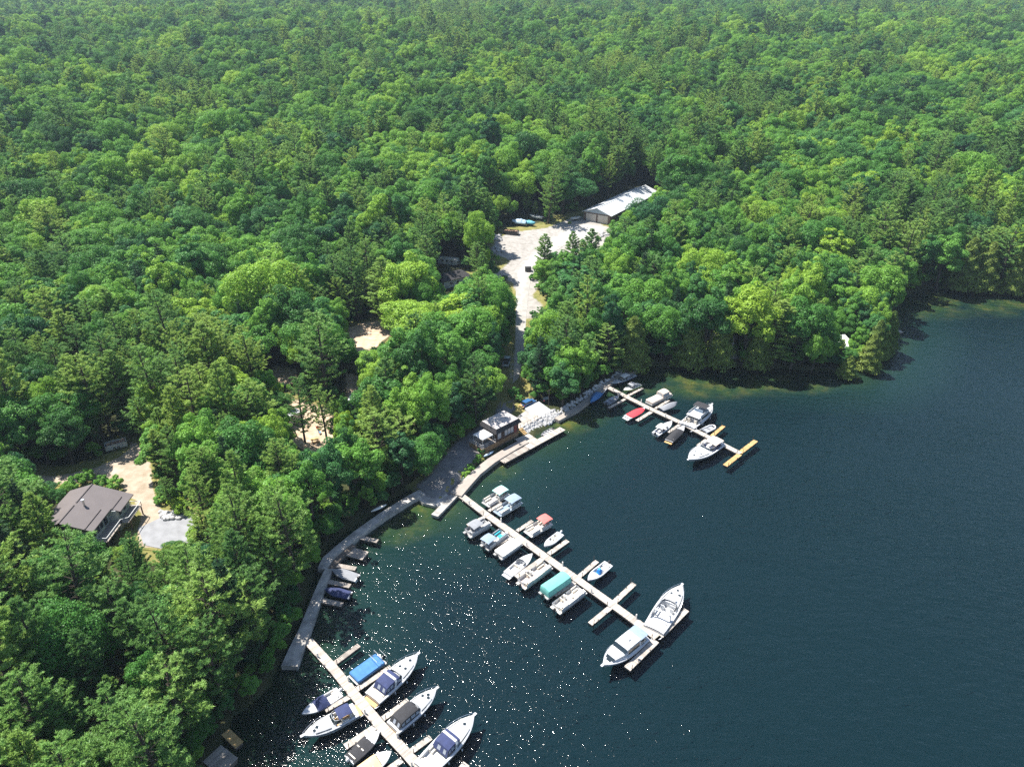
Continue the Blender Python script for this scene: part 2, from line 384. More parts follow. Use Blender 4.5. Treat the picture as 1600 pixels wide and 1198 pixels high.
mx = N.new('ShaderNodeMix'); mx.data_type = 'RGBA'; L.new(wf.outputs[0], mx.inputs[0]); L.new(bedr.outputs[0], mx.inputs[6]); L.new(wr.outputs[0], mx.inputs[7])
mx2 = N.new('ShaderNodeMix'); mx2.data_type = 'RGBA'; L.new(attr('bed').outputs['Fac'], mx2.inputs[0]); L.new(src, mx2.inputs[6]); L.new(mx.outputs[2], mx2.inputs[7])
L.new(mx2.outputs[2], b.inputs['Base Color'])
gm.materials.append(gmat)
gm.polygons.foreach_set('use_smooth', [True]*len(gm.polygons))
go = bpy.data.objects.new('ground', gm); COL.objects.link(go); tag(go, kind='structure')

def water_mat():
    m = bpy.data.materials.new('lake_water'); m.use_nodes = True
    N = m.node_tree.nodes; L = m.node_tree.links; N.remove(N['Principled BSDF']); out = N['Material Output']
    tc = N.new('ShaderNodeTexCoord')
    def noise(scale, rot, sx, sy, det, rough=.5):
        mp = N.new('ShaderNodeMapping'); mp.inputs['Rotation'].default_value = (0,0,R(rot)); mp.inputs['Scale'].default_value = (sx, sy, 1)
        no = N.new('ShaderNodeTexNoise'); no.inputs['Scale'].default_value = scale; no.inputs['Detail'].default_value = det; no.inputs['Roughness'].default_value = rough
        L.new(tc.outputs['Object'], mp.inputs['Vector']); L.new(mp.outputs[0], no.inputs['Vector']); return no
    a = noise(.85, 38, .45, 1.0, 2.0); c = noise(2.6, 20, .7, 1., 2.0); e = noise(.16, 30, .5, 1., 2.)
    p = noise(.018, 0, 1, 1, 4)                     # patches of stronger and weaker breeze
    pr = N.new('ShaderNodeMapRange'); pr.inputs[1].default_value = .3; pr.inputs[2].default_value = .7; pr.inputs[3].default_value = .55; pr.inputs[4].default_value = 1.15
    L.new(p.outputs['Fac'], pr.inputs[0])
    def bump(h, dist, prev=None):
        b = N.new('ShaderNodeBump'); b.inputs['Distance'].default_value = dist; L.new(h.outputs['Fac'], b.inputs['Height']); L.new(pr.outputs[0], b.inputs['Strength'])
        if prev: L.new(prev.outputs[0], b.inputs['Normal'])
        return b
    b1 = bump(e, .55); b2 = bump(a, .40, b1); b3 = bump(c, .17, b2)
    fr = N.new('ShaderNodeFresnel'); fr.inputs['IOR'].default_value = 1.333; L.new(b3.outputs[0], fr.inputs['Normal'])
    gl = N.new('ShaderNodeBsdfGlossy'); gl.inputs['Roughness'].default_value = .075; L.new(b3.outputs[0], gl.inputs['Normal'])
    tr = N.new('ShaderNodeBsdfTransparent'); tr.inputs['Color'].default_value = (.72,.86,.84,1)
    mx = N.new('ShaderNodeMixShader'); L.new(fr.outputs[0], mx.inputs[0]); L.new(tr.outputs[0], mx.inputs[1]); L.new(gl.outputs[0], mx.inputs[2])
    L.new(mx.outputs[0], out.inputs[0]); return m
wb = MB().prism([(-400,-1500),(3000,-1500),(3000,420),(-400,420)], -.0005, 0.)
wb.f = [f for f in wb.f if all(wb.v[i][2] == 0. for i in f)]
wo = wb.build('lake_water', water_mat()); tag(wo, kind='structure')

# ------------------------------------------------------------------ draped surfaces: gravel, ramp, sand
def drape(name, poly, m, up=.05, step=1.6, edge=2.0):
    xs = [p[0] for p in poly]; ys = [p[1] for p in poly]
    n = len(poly); border = []
    for i in range(n):
        a, c = Vector(poly[i]), Vector(poly[(i+1) % n]); k = max(1, int((c-a).length/step))
        border += [tuple(a.lerp(c, t/k)) for t in range(k)]
    gx, gy = np.meshgrid(np.arange(min(xs), max(xs), step), np.arange(min(ys), max(ys), step)); gx = gx.ravel(); gy = gy.ravel()
    rg = np.random.default_rng(3); gx = gx+rg.uniform(-.4, .4, gx.shape)*step*.6; gy = gy+rg.uniform(-.4, .4, gy.shape)*step*.6
    k = inside(poly, gx, gy) & (edge_dist(poly, gx, gy) > step*.5)
    pts = [Vector(p) for p in border]+[Vector(p) for p in zip(gx[k], gy[k])]
    nb = len(border)
    vo, eo, fo, *_ = mgeo.delaunay_2d_cdt(pts, [(i, (i+1) % nb) for i in range(nb)], [], 1, 1e-4)
    A = np.array([(v.x, v.y) for v in vo]); z = T(A[:,0], A[:,1])+up
    me = bpy.data.meshes.new(name); me.from_pydata([(a[0], a[1], c) for a, c in zip(A, z)], [], [tuple(f) for f in fo])
    ed = np.clip(edge_dist(poly, A[:,0], A[:,1])/edge, 0, 1)
    at = me.attributes.new('edge', 'FLOAT', 'POINT'); at.data.foreach_set('value', ed.astype(np.float32))
    me.materials.append(m); me.update()
    if sum(p.normal.z for p in me.polygons) < 0: me.flip_normals()
    o = bpy.data.objects.new(name, me); COL.objects.link(o); tag(o, kind='structure'); return o
grass = [(.3,(.09,.12,.03)),(.5,(.20,.19,.06)),(.7,(.30,.25,.11))]
M['gravel'] = ground_like('gravel', grass, .5, 'edge', [(.25,(.22,.205,.18)),(.5,(.33,.31,.285)),(.75,(.42,.40,.375))], bump=.5, fine=5.)
M['dirt'] = ground_like('sandy_drive', grass, .4, 'edge', [(.25,(.24,.19,.13)),(.5,(.38,.31,.235)),(.75,(.48,.415,.335))], bump=.5, fine=4.)
M['asphalt'] = ground_like('worn_asphalt', [(.3,(.10,.09,.07)),(.6,(.16,.15,.12))], .5, 'edge', [(.3,(.15,.145,.145)),(.6,(.24,.23,.225)),(.8,(.34,.32,.30))], bump=.4, fine=4.)
M['sandy'] = ground_like('bare_camp_soil', [(.3,(.07,.07,.03)),(.6,(.16,.13,.07))], .5, 'edge', [(.3,(.36,.26,.18)),(.55,(.52,.40,.29)),(.75,(.62,.52,.42))], bump=.5, fine=3.)
drape('gravel_yard', YARD, M['gravel'], .10, 1.8, 5.0)
# worn pale wheel track through the yard
track = W([(912,349),(955,356),(925,372),(880,385),(852,404),(832,425),(826,455),(822,500),(819,545),(811,590),(801,600),(805,545),(806,490),(806,450),(801,428),(818,406),(850,378),(885,356)])
M['track'] = ground_like('packed_white_gravel', [(.25,(.26,.245,.22)),(.6,(.38,.365,.34))], .4, 'edge', [(.3,(.36,.345,.32)),(.7,(.52,.505,.475))], bump=.25, fine=3.)
drape('gravel_track', track, M['track'], .16, 1.6, 4.0)
drape('house_driveway', DRIVE, M['dirt'], .10, 1.3, 1.6)
drape('shore_road', RAMP, M['asphalt'], .10, 1.2, 1.2)
for c in (CAMP1, CAMP2, CAMP3, CAMP4): drape('campsite_clearing', c, M['sandy'], .10, 1.2, 1.5)
pad = W([(216,826),(258,806),(300,806),(312,820),(300,846),(262,860),(225,852)])
drape('concrete_apron', pad, mat('apron_concrete', (.27,.275,.29), .9, var=.15, vscale=.6), .18, 1.3)

# ------------------------------------------------------------------ trees
def rand_dirs(rg, n):
    v = rg.normal(size=(n, 3)); return v/np.linalg.norm(v, axis=1, keepdims=True)
def quads(c, nrm, rg, sx, sy, along=None):
    """leaf quads: centres c, normals nrm, half sizes"""
    n = len(c)
    a = rand_dirs(rg, n) if along is None else along
    u = a - nrm*np.sum(a*nrm, 1, keepdims=True); u /= np.linalg.norm(u, axis=1, keepdims=True)+1e-9
    w_ = np.cross(nrm, u)
    u = u*np.asarray(sx).reshape(-1, 1); w_ = w_*np.asarray(sy).reshape(-1, 1)
    V = np.stack([c-u, c+w_*.9-u*.1, c+u, c-w_*.9-u*.1], 1).reshape(-1, 3)
    return V, np.arange(n*4).reshape(-1, 4)
def limb(mb, a, b, r0, r1, rg, n=5, bend=.12, k=4):
    a = np.array(a); b = np.array(b); L_ = np.linalg.norm(b-a); off = rg.normal(size=3)*L_*bend
    pts = [a+(b-a)*t+off*math.sin(math.pi*t)*.6 for t in np.linspace(0, 1, k)]
    mb.tube([tuple(p) for p in pts], [r0+(r1-r0)*t for t in np.linspace(0, 1, k)], n)
def broadleaf(seed, h=18., rad=5.2, lobes=46, per=620, lsize=.155, low=.30, flat=.8):
    rg = np.random.default_rng(seed); tr = MB()
    cz = h*(low+1)/2; rz = h*(1-low)/2
    C = []; Rl = []
    tries = 0
    while len(C) < lobes and tries < 4000:
        tries += 1
        d = rand_dirs(rg, 1)[0]; d[2] = abs(d[2])*1.05-.38
        d /= np.linalg.norm(d)
        q = d*np.array([rad, rad, rz*flat])*rg.uniform(.5, .95)*(1+.20*math.sin(3*math.atan2(d[1], d[0])+seed)+.16*math.sin(2*math.atan2(d[1], d[0])+2*seed))
        rl = rg.uniform(.17, .44)*rad*(1.05-.25*max(d[2], 0))
        if all(np.linalg.norm(q-o) > .52*(rl+ro) for o, ro in zip(C, Rl)): C.append(q); Rl.append(rl)
    cs = []; ns = []; sz = []
    for q, rl in zip(C, Rl):
        m = int(per*(rl/(.31*rad))**2); d = rand_dirs(rg, m); out = q/(np.linalg.norm(q)+1e-6)
        keep = (d@out > -.45) | (d[:,2] > .1); d = d[keep]
        sh = rg.uniform(.62, 1.06, len(d))**.6
        lump = 1+.16*np.sin(d[:,0]*5+q[0]*3)*np.sin(d[:,1]*5+q[1]*3)*np.cos(d[:,2]*4)
        c = q+d*(rl*sh*lump)[:,None]*np.array([1,1,.82])
        n_ = d*.9+np.array([0,0,.55])+rg.normal(size=d.shape)*.5; n_ /= np.linalg.norm(n_, axis=1, keepdims=True)
        cs.append(c); ns.append(n_); sz.append(rg.uniform(.65, 1.35, len(d))*lsize)
    c = np.concatenate(cs); n_ = np.concatenate(ns); s_ = np.concatenate(sz); c[:,2] += cz
    Vq, F4 = quads(c, n_, rg, s_*1.15, s_*.85)
    r0 = .017*h
    tp = [(0,0,-.6),(rg.normal()*.15, rg.normal()*.15, h*.22),(rg.normal()*.3, rg.normal()*.3, h*.5),(rg.normal()*.4, rg.normal()*.4, h*.8)]
    tr.tube(tp, [r0*1.35, r0, r0*.65, r0*.2], 7)
    for q, rl in list(zip(C, Rl))[::3]:
        z0 = h*rg.uniform(.24, .5); limb(tr, (tp[2][0]*.7, tp[2][1]*.7, z0), (q[0]*.85, q[1]*.85, q[2]+cz), r0*.42, r0*.1, rg)
    return tr, Vq, F4
def pine(seed, h=21., rad=4.3, low=.22, whorls=14, per=5.2, blade=.36, dens=1.1, droop=.0, top=.35):
    rg = np.random.default_rng(seed); tr = MB(); r0 = .014*h
    lean = rg.normal(size=2)*.25
    def ax(z): return np.array([lean[0]*(z/h)**2*2, lean[1]*(z/h)**2*2, z])
    tr.tube([tuple(ax(z)) for z in (-.6, h*.3, h*.6, h*.85, h*.985)], [r0*1.3, r0, r0*.7, r0*.35, .03], 7)
    cs = []; ns = []; al = []; ss = []
    for k in range(whorls):
        t = (k+rg.uniform(-.25, .25))/(whorls-1); t = min(max(t, 0), 1); z = h*(low+(1-low)*t**.93*.985)
        prof = (1-t)**.75*.82+top*(1-t**6) if t < .999 else .12
        prof = min(prof, .55+t*2.2)
        nb = max(3, int(round(per*(1.05-.35*t)))); a0 = rg.uniform(0, 6.28)
        for b_ in range(nb):
            a = a0+6.283*b_/nb+rg.normal()*.25; l = rad*prof*rg.uniform(.62, 1.15)
            if l < .25: continue
            up = rg.uniform(.05, .28)+.5*t-droop
            d = np.array([math.cos(a), math.sin(a), up]); base = ax(z); tip = base+d*l
            tr.tube([tuple(base), tuple((base+tip)/2+np.array([0,0,-.06*l])), tuple(tip)], [.03+.012*l, .03, .012], 4)
            nt_ = max(3, int(3.0*l*dens+2))
            side = np.array([-d[1], d[0], 0])
            for j in range(nt_):
                s = rg.uniform(.40, 1.05); wd = .27*l*(1.05-s*.55)
                pc = base+d*l*s+side*rg.uniform(-1, 1)*wd+np.array([0,0,.20*l*s*s+rg.normal()*.06])
                m = int(17*dens); dd = rand_dirs(rg, m); dd[:,2] = np.abs(dd[:,2])*.7+.05; dd += d*.75; dd /= np.linalg.norm(dd, axis=1, keepdims=True)
                c = pc+dd*blade*rg.uniform(.35, 1.0, (m,1))*np.array([1.15,1.15,.75])
                n_ = np.cross(dd, rand_dirs(rg, m))+np.array([0,0,.75]); n_ /= np.linalg.norm(n_, axis=1, keepdims=True)+1e-9
                cs.append(c); ns.append(n_); al.append(dd); ss.append(rg.uniform(.7, 1.25, m)*blade)
    c = np.concatenate(cs); n_ = np.concatenate(ns); al = np.concatenate(al); s_ = np.concatenate(ss)
    Vq, F4 = quads(c, n_, rg, s_*.80, s_*.19, al)
    return tr, Vq, F4
def cedar(seed, h=11., rad=2.3, n=9500):
    rg = np.random.default_rng(seed); tr = MB(); tr.tube([(0,0,-.6),(0,0,h*.5),(.1,0,h*.96)], [.018*h, .012*h, .02], 6)
    t = rg.uniform(0, 1, n)**.8; z = h*(.05+.95*t); a = rg.uniform(0, 6.283, n)
    prof = rad*(1-t)**.72*(1+.16*np.sin(a*5+z*2.1+seed)+.14*np.sin(a*3-z*3.3))+.12
    r_ = prof*rg.uniform(.45, 1.06, n)**.5
    c = np.stack([r_*np.cos(a), r_*np.sin(a), z], 1)
    out = np.stack([np.cos(a), np.sin(a), np.full(n, .55)], 1)
    n_ = out+rg.normal(size=(n,3))*.6; n_ /= np.linalg.norm(n_, axis=1, keepdims=True)
    al = np.stack([np.cos(a)*.5, np.sin(a)*.5, np.ones(n)], 1)+rg.normal(size=(n,3))*.35
    s_ = rg.uniform(.6, 1.3, n)*.24
    Vq, F4 = quads(c, n_, rg, s_, s_*.45, al)
    return tr, Vq, F4
def dead_tree(seed, h=12.):
    rg = np.random.default_rng(seed); tr = MB(); tr.tube([(0,0,-.6),(.1,.1,h*.5),(.3,0,h)], [.2, .13, .02], 6)
    for k in range(60):
        z = h*rg.uniform(.2, .97); a = rg.uniform(0, 6.28); l = (1.1-z/h)*h*.26*rg.uniform(.5, 1.2)
        b_ = np.array([.1, .1*z/h, z]); e_ = b_+np.array([math.cos(a), math.sin(a), rg.uniform(-.1, .5)])*l
        limb(tr, b_, e_, .05, .012, rg, 4, .15, 3)
        for _ in range(3):
            m_ = b_+(e_-b_)*rg.uniform(.4, .9); limb(tr, m_, m_+rg.normal(size=3)*l*.28, .025, .008, rg, 3, .1, 2)
    return tr
def joined(name, tr, Vq, F4, bark, leaf):
    tv = np.array(tr.v); tq = [f for f in tr.f if len(f) == 4]
    V = np.concatenate([tv, Vq]); Fq = np.concatenate([np.array(tq), F4+len(tv)])
    mi = np.concatenate([np.zeros(len(tq)), np.ones(len(F4))])
    return np_mesh(name, V, Fq, [bark, leaf], mi)
KINDS = []          # (kind, trunk mesh, crown mesh, joined mesh, nominal height, nominal radius)
def add_kind(kind, res, leaf, h, r):
    tr, Vq, F4 = res; i = len(KINDS)
    KINDS.append((kind, tr.mesh('trunk', M['bark'], True), np_mesh('crown', Vq, F4, [leaf]), joined('tree', tr, Vq, F4, M['bark'], leaf), h, r))
for k in range(4): add_kind('broadleaf', broadleaf(11+k, 18, 5.0+.35*k, 46+5*k, 640), M['leafA'], 18, 5.0+.35*k)
for k in range(3): add_kind('broadleaf', broadleaf(31+k, 17, 3.9+.3*k, 40, 600, .145, .22, .95), M['leafB'], 17, 3.9+.3*k)
add_kind('broadleaf', broadleaf(51, 15, 6.2, 60, 640, .16, .34, .85), M['leafB'], 15, 6.2)
add_kind('broadleaf', broadleaf(52, 20, 4.6, 30, 620, .15, .25, 1.0), M['leafA'], 20, 4.6); add_kind('broadleaf', broadleaf(53, 16, 5.6, 32, 640, .155, .3, .75), M['leafA'], 16, 5.6); add_kind('broadleaf', broadleaf(54, 21, 3.6, 34, 600, .145, .2, 1.0), M['leafB'], 21, 3.6)
for k in range(4): add_kind('pine', pine(61+k, 21, 4.2+.3*k, .20+.06*(k % 2), 13+k), M['leafP'], 21, 4.2+.3*k)
IDXD = len(KINDS); add_kind('pine', pine(71, 21, 3.6, .14, 19, 6.4, .36, 1.5), M['leafP'], 21, 3.6)
for k in range(2): add_kind('spruce', pine(81+k, 18, 2.9, .08, 24, 7, .30, .85, .25, .05), M['leafS'], 18, 2.9)
for k in range(2): add_kind('cedar', cedar(91+k), M['leafC'], 11, 2.3)
IDX = {}
for i, k in enumerate(KINDS): IDX.setdefault(k[0], []).append(i)
IDX['densepine'] = [IDXD]

# places that stay open to view in the photograph: trees keep their crowns out of these sight lines
OPEN = [
 ([(336,1230),(376,1163),(378,1125),(398,1110),(446,1084),(450,1036),(478,975),(496,928),(512,905),(504,886),(512,868),(536,844),(592,806),(648,768),(672,742),(700,712),(728,686),(742,680),(752,668),(772,655),(788,645),(806,640),(814,634),(850,622),(880,634),(918,606),(945,592),(985,577),(1060,582),(1150,585),(1250,592),(1330,592),(1374,570),(1382,545),(1392,528),(1390,500),(1426,470),(1470,458),(1530,463),(1600,468),(1800,468),(1800,1300),(336,1300)], 1e9),
 ([(764,388),(772,371),(795,362),(850,352),(900,338),(912,347),(955,352),(948,374),(930,380),(880,384),(842,405),(818,414),(838,428),(832,452),(852,470),(848,492),(824,500),(822,548),(812,590),(803,612),(786,612),(784,580),(796,545),(804,500),(802,462),(788,440),(765,428),(788,412),(790,400)], 1e9),
 ([(907,322),(1004,280),(1033,298),(1028,306),(960,340),(958,352),(908,345)], 425.),
 ([(784,349),(812,340),(845,333),(850,345),(818,368),(784,368)], 372.),
 ([(88,806),(146,764),(207,788),(218,815),(178,852),(156,862),(130,836)], 152.),
 ([(100,752),(170,738),(203,706),(236,730),(246,790),(282,800),(298,812),(296,834),(262,848),(218,842),(212,805),(190,765)], 1e9),
 ([(160,682),(180,672),(200,684),(196,706),(176,706)], 190.),
 ([(681,400),(710,397),(718,414),(738,428),(730,446),(700,458),(686,444),(684,420)], 312.),
 ([(545,512),(608,500),(607,524),(577,546),(548,541)], 1e9),
 ([(458,642),(516,638),(516,672),(504,706),(458,696)], 1e9),
 ([(436,576),(466,584),(458,598),(432,596)], 1e9), ([(533,590),(562,596),(560,620),(535,615)], 1e9),
 ([(1306,516),(1336,530),(1313,549)], 225.),
 ([(40,738),(110,735),(170,722),(172,738),(90,752),(40,752)], 1e9),
]
FOOT = [YARD, DRIVE, RAMP, CAMP1, CAMP2, CAMP3]
KEY = [  # foot point, crown-top row, crown radius in photo px, kind
 (750,431,326,23,'broadleaf'),(768,438,412,12,'broadleaf'),(850,430,366,15,'densepine'),(868,424,392,13,'broadleaf'),(893,428,362,14,'densepine'),(922,436,358,17,'densepine'),(908,440,375,11,'densepine'),
 (605,512,404,28,'pine'),(512,625,478,42,'pine'),(744,668,556,26,'pine'),(477,692,588,25,'pine'),(511,688,600,23,'pine'),
 (645,512,396,38,'broadleaf'),(704,550,462,38,'broadleaf'),(760,525,432,40,'broadleaf'),(650,560,470,46,'broadleaf'),(715,585,480,45,'broadleaf'),(746,580,482,34,'broadleaf'),
 (975,418,338,25,'pine'),(1005,412,345,24,'broadleaf'),(960,500,420,28,'broadleaf'),(1005,520,430,34,'broadleaf'),(905,500,412,34,'broadleaf'),(930,540,432,32,'broadleaf'),
 (1382,548,486,17,'cedar'),(1362,562,500,20,'cedar'),(1354,578,522,19,'cedar'),(1322,588,556,15,'cedar'),(1374,556,505,16,'cedar'),
 (1240,568,465,34,'broadleaf'),(1205,572,470,32,'pine'),(1160,572,445,40,'broadleaf'),(1095,572,452,36,'broadleaf'),(1120,572,490,24,'cedar'),(1180,574,500,22,'cedar'),(1235,576,500,24,'pine'),
 (1075,572,480,26,'cedar'),(1268,582,518,20,'broadleaf'),(850,545,480,22,'pine'),(835,598,540,24,'broadleaf'),(872,585,500,26,'pine'),(905,610,520,30,'pine'),(950,585,505,28,'pine'),(985,574,495,30,'cedar'),
 (600,745,640,38,'pine'),(560,780,682,36,'broadleaf'),(630,725,640,30,'pine'),(520,800,690,34,'broadleaf'),
 (1500,452,372,26,'cedar'),(1530,454,378,24,'cedar'),(1578,458,384,22,'cedar'),(1462,450,360,26,'broadleaf'),(1555,456,350,24,'pine'),
]
rg = np.random.default_rng(2024)
trees = []          # x, y, z, scale, kind index, rotation, stretch
def solve_h(q, top):
    lo, hi = .5, 45.
    for _ in range(40):
        m = (lo+hi)/2
        if proj(q.x, q.y, q.z+m)[1] > top: lo = m
        else: hi = m
    return lo
for (px, py, top, rpx, kind) in KEY:
    q = G(px, py); h = min(solve_h(q, top), 27.); k = int(rg.choice(IDX[kind])); _, _, _, _, h0, r0 = KINDS[k]
    dep = q.y*cp+(CAM_H-q.z-h*.6)*sp; r = rpx*dep/FPX
    trees.append((q.x, q.y, q.z, r/r0, h/h0, k, rg.uniform(0, 6.28), 1))
def pineprob(px, py):
    p = .14
    for (cx, cy, s, a) in ((240,1000,200,.80),(430,850,90,.6),(870,285,45,.7),(960,225,50,.5),(1450,320,80,.6),(1300,380,80,.35),(700,40,50,.6),(1380,20,80,.4),(560,440,50,.5),(330,590,90,.5),(120,560,60,.5),(1140,400,60,.5),(420,400,40,.4),(620,620,80,.5),(760,360,50,.3),(1010,150,60,.45),(270,160,50,.4),(100,850,100,.6),(560,700,70,.5),(900,560,60,.6),(1550,420,60,.6),(1120,200,70,.4)):
        p = np.maximum(p, a*np.exp(-((px-cx)**2+(py-cy)**2)/(2*s*s)))
    return p
def field():
    out = []
    for (y0, y1, cell) in ((20, 330, 5.4), (330, 700, 6.6), (700, 1300, 8.4), (1300, 2300, 12.), (2300, 5200, 22.)):
        ys = np.arange(y0, y1, cell*.866)
        for i, y in enumerate(ys):
            xm = .80*y+40; x = np.arange(-xm, xm, cell)+(cell/2 if i % 2 else 0)
            out.append(np.stack([x+rg.uniform(-.38, .38, x.shape)*cell, y+rg.uniform(-.38, .38, x.shape)*cell, np.full(x.shape, cell)], 1))
    return np.concatenate(out)
C = field()
d = edge_dist(LAKE, C[:,0], C[:,1]); ok = ~inside(LAKE, C[:,0], C[:,1]) & (d > 1.2)
for poly in FOOT: ok &= ~(inside(poly, C[:,0], C[:,1]))
C = C[ok]; Z = T(C[:,0], C[:,1])
# no auto tree inside a hand-placed one
for t in trees:
    r = KINDS[t[5]][5]*t[3]*.75; k = np.hypot(C[:,0]-t[0], C[:,1]-t[1]) > r; C = C[k]; Z = Z[k]
n = len(C); PX, PY = proj(C[:,0], C[:,1], Z+12)
pp = pineprob(PX, PY); u = rg.uniform(size=n)
clump = np.sin(C[:,0]/29+2)*np.sin(C[:,1]/37+1)+.5*np.sin(C[:,0]/13.)*np.cos(C[:,1]/17.)
pp = np.clip(pp*(1+1.3*clump), .03, .95); pp = np.where((PX < 490) & (PY > 800), np.maximum(pp, .86), pp)
isp = u < pp
kidx = np.where(isp, np.array(IDX['pine'])[rg.integers(0, len(IDX['pine']), n)], np.array(IDX['broadleaf'])[rg.integers(0, len(IDX['broadleaf']), n)])
sprc = (rg.uniform(size=n) < .05); kidx = np.where(sprc, np.array(IDX['spruce'])[rg.integers(0, 2, n)], kidx)
H0 = np.array([k[4] for k in KINDS])[kidx]; R0 = np.array([k[5] for k in KINDS])[kidx]
S = np.clip(rg.normal(.97, .28, n), .48, 1.7)*np.interp(C[:,2], [5.4, 6.6, 8.4, 12, 22], [.95, 1.06, 1.25, 1.6, 2.6])
Hs = (.45+.55*S)*rg.uniform(.78, 1.2, n)*np.interp(C[:,2], [5.4, 8.4, 12, 22], [1, 1.1, 1.15, 1.2])
dl = edge_dist(LAKE, C[:,0], C[:,1])
nearm = C[:,1] < 420
# undergrowth along the banks and the edges of the clearings
def under():
    ys = np.arange(45, 420, 2.5); out = []
    for y in ys:
        xm = .8*y+30; x = np.arange(-xm, min(xm, 190), 2.5); out.append(np.stack([x+rg.uniform(-1.2, 1.2, x.shape), y+rg.uniform(-1.2, 1.2, x.shape)], 1))
    U = np.concatenate(out); du = edge_dist(LAKE, U[:,0], U[:,1]); k = ~inside(LAKE, U[:,0], U[:,1]) & (du > .6); e = np.full(len(U), 99.)
    for poly in FOOT:
        ins = inside(poly, U[:,0], U[:,1]); k &= ~ins; e = np.minimum(e, edge_dist(poly, U[:,0], U[:,1]))
    k &= ((du < 11) | ((e > 1.2) & (e < 6) & (rg.uniform(size=len(U)) < .45)))
    return U[k]
U = under(); nu = len(U); ku = np.array(IDX['broadleaf'])[rg.integers(0, len(IDX['broadleaf']), nu)]; su = rg.uniform(.14, .34, nu)
C = np.concatenate([C, np.column_stack([U, np.full(nu, 2.5)])]); Z = np.concatenate([Z, T(U[:,0], U[:,1])]); kidx = np.concatenate([kidx, ku]); S = np.concatenate([S, su*1.15]); Hs = np.concatenate([Hs, su]); n = len(C)
H0 = np.array([k[4] for k in KINDS])[kidx]; R0 = np.array([k[5] for k in KINDS])[kidx]; nearm = C[:,1] < 420
SUNLIT = [tuple(G(a, b)) for a, b in ((792,362),(806,364),(812,350),(826,352),(838,345),(785,378),(205,735),(225,760),(215,722),(500,682),(488,690),(580,522),(565,528),(690,778),(705,768),(120,800),(150,815),(140,775),(822,645),(845,642),(790,660),(812,480),(812,510),(800,362),(790,358))]+[tuple(G(a, b)+Vector((0, 0, 4.))) for a, b in ((766,700),(775,692),(785,682),(795,675),(1318,552),(1312,548),(1322,548),(705,445),(715,440))]
def blocked(x, y, z, h, r):
    dist = np.hypot(x, y); bad = np.zeros(x.shape, bool)
    pts = []
    for fz, fr in ((.98, 0.), (.85, .5), (.62, .92), (.42, .88), (.3, .6), (.12, 0.)):
        for a in ((0.,) if fr == 0 else (0., .785, 1.571, 2.356, 3.1416, 3.93, 4.71, 5.5)):
            pts.append((r*fr*math.cos(a), r*fr*math.sin(a), h*fz))
    for dx, dy, dz in pts:
        qx, qy = proj(x+dx, y+dy, z+dz)
        for poly, dref in OPEN:
            bad |= inside(poly, qx, qy) & (dist < dref)
    ca, sa, te = math.cos(R(SUN_AZ)), math.sin(R(SUN_AZ)), math.tan(R(SUN_EL))
    for (ax_, ay_, az_) in SUNLIT:                 # spots that lie in full sun
        s = (x-ax_)*sa+(y-ay_)*ca; lat = np.abs((x-ax_)*ca-(y-ay_)*sa); top_ = z+h-(az_+s*te)
        bad |= (s > -r) & (lat < r*1.2+1.2) & (top_ > .0) & (s < 25)
    return bad
I = np.where(nearm)[0]; live = np.ones(n, bool); todo = I
for f in (1., .72, .5, .3, .16):
    b_ = blocked(C[todo,0], C[todo,1], Z[todo], (Hs*H0*f)[todo], (S*R0*f)[todo])
    good = todo[~b_]; S[good] *= f; Hs[good] *= f; todo = todo[b_]
live[todo] = False
C, Z, S, Hs, kidx = C[live], Z[live], S[live], Hs[live], kidx[live]
for i in range(len(C)): trees.append((C[i,0], C[i,1], Z[i], S[i], Hs[i], int(kidx[i]), rg.uniform(0, 6.28), 0))
TA = np.array(trees)
hh = np.array([k[4] for k in KINDS])[TA[:,5].astype(int)]*TA[:,4]
qx, qy = proj(TA[:,0], TA[:,1], TA[:,2]+hh*.6)
vis = (qx > -25) & (qx < 1625) & (qy > -20) & (qy < 1225)
dist = np.sqrt(TA[:,0]**2+TA[:,1]**2+(CAM_H-TA[:,2]-hh*.6)**2)
size = hh*np.array([k[5] for k in KINDS])[TA[:,5].astype(int)]*TA[:,3]/dist**2*vis
size = size*np.where(TA[:,7] > 0, 100, 1)
order = np.argsort(-size); single = set(order[:300].tolist())
print('trees', len(TA))
WORDS = {'broadleaf': 'broadleaf tree', 'pine': 'feathery pine', 'spruce': 'narrow spruce', 'cedar': 'pointed cedar'}
def region(px, py):
    if px < 470 and py > 860: return 'in the dense wood at the bottom left below the house', 'trees in the bottom left wood'
    if px < 330 and py > 700: return 'around the brown-roofed house', 'trees around the brown-roofed house'
    if px < 470 and py > 860-360: return 'in the wood behind the brown-roofed house', 'trees behind the brown-roofed house'
    if px < 650 and py > 700: return 'on the bank above the curving shore walkway', 'trees above the shore walkway'
    if px < 650: return 'among the sandy campsite clearings', 'trees among the campsites'
    if px < 800: return 'between the campsites and the gravel road', 'trees left of the gravel road'
    if px < 1000 and py > 400: return 'between the gravel road and the rocky bank', 'trees right of the gravel road'
    if px < 1000: return 'near the big metal shed and gravel yard', 'trees near the metal shed'
    if px < 1420: return 'on the wooded point behind the far dock', 'trees on the wooded point'
    return 'along the far right shore of the lake', 'trees along the far right shore'
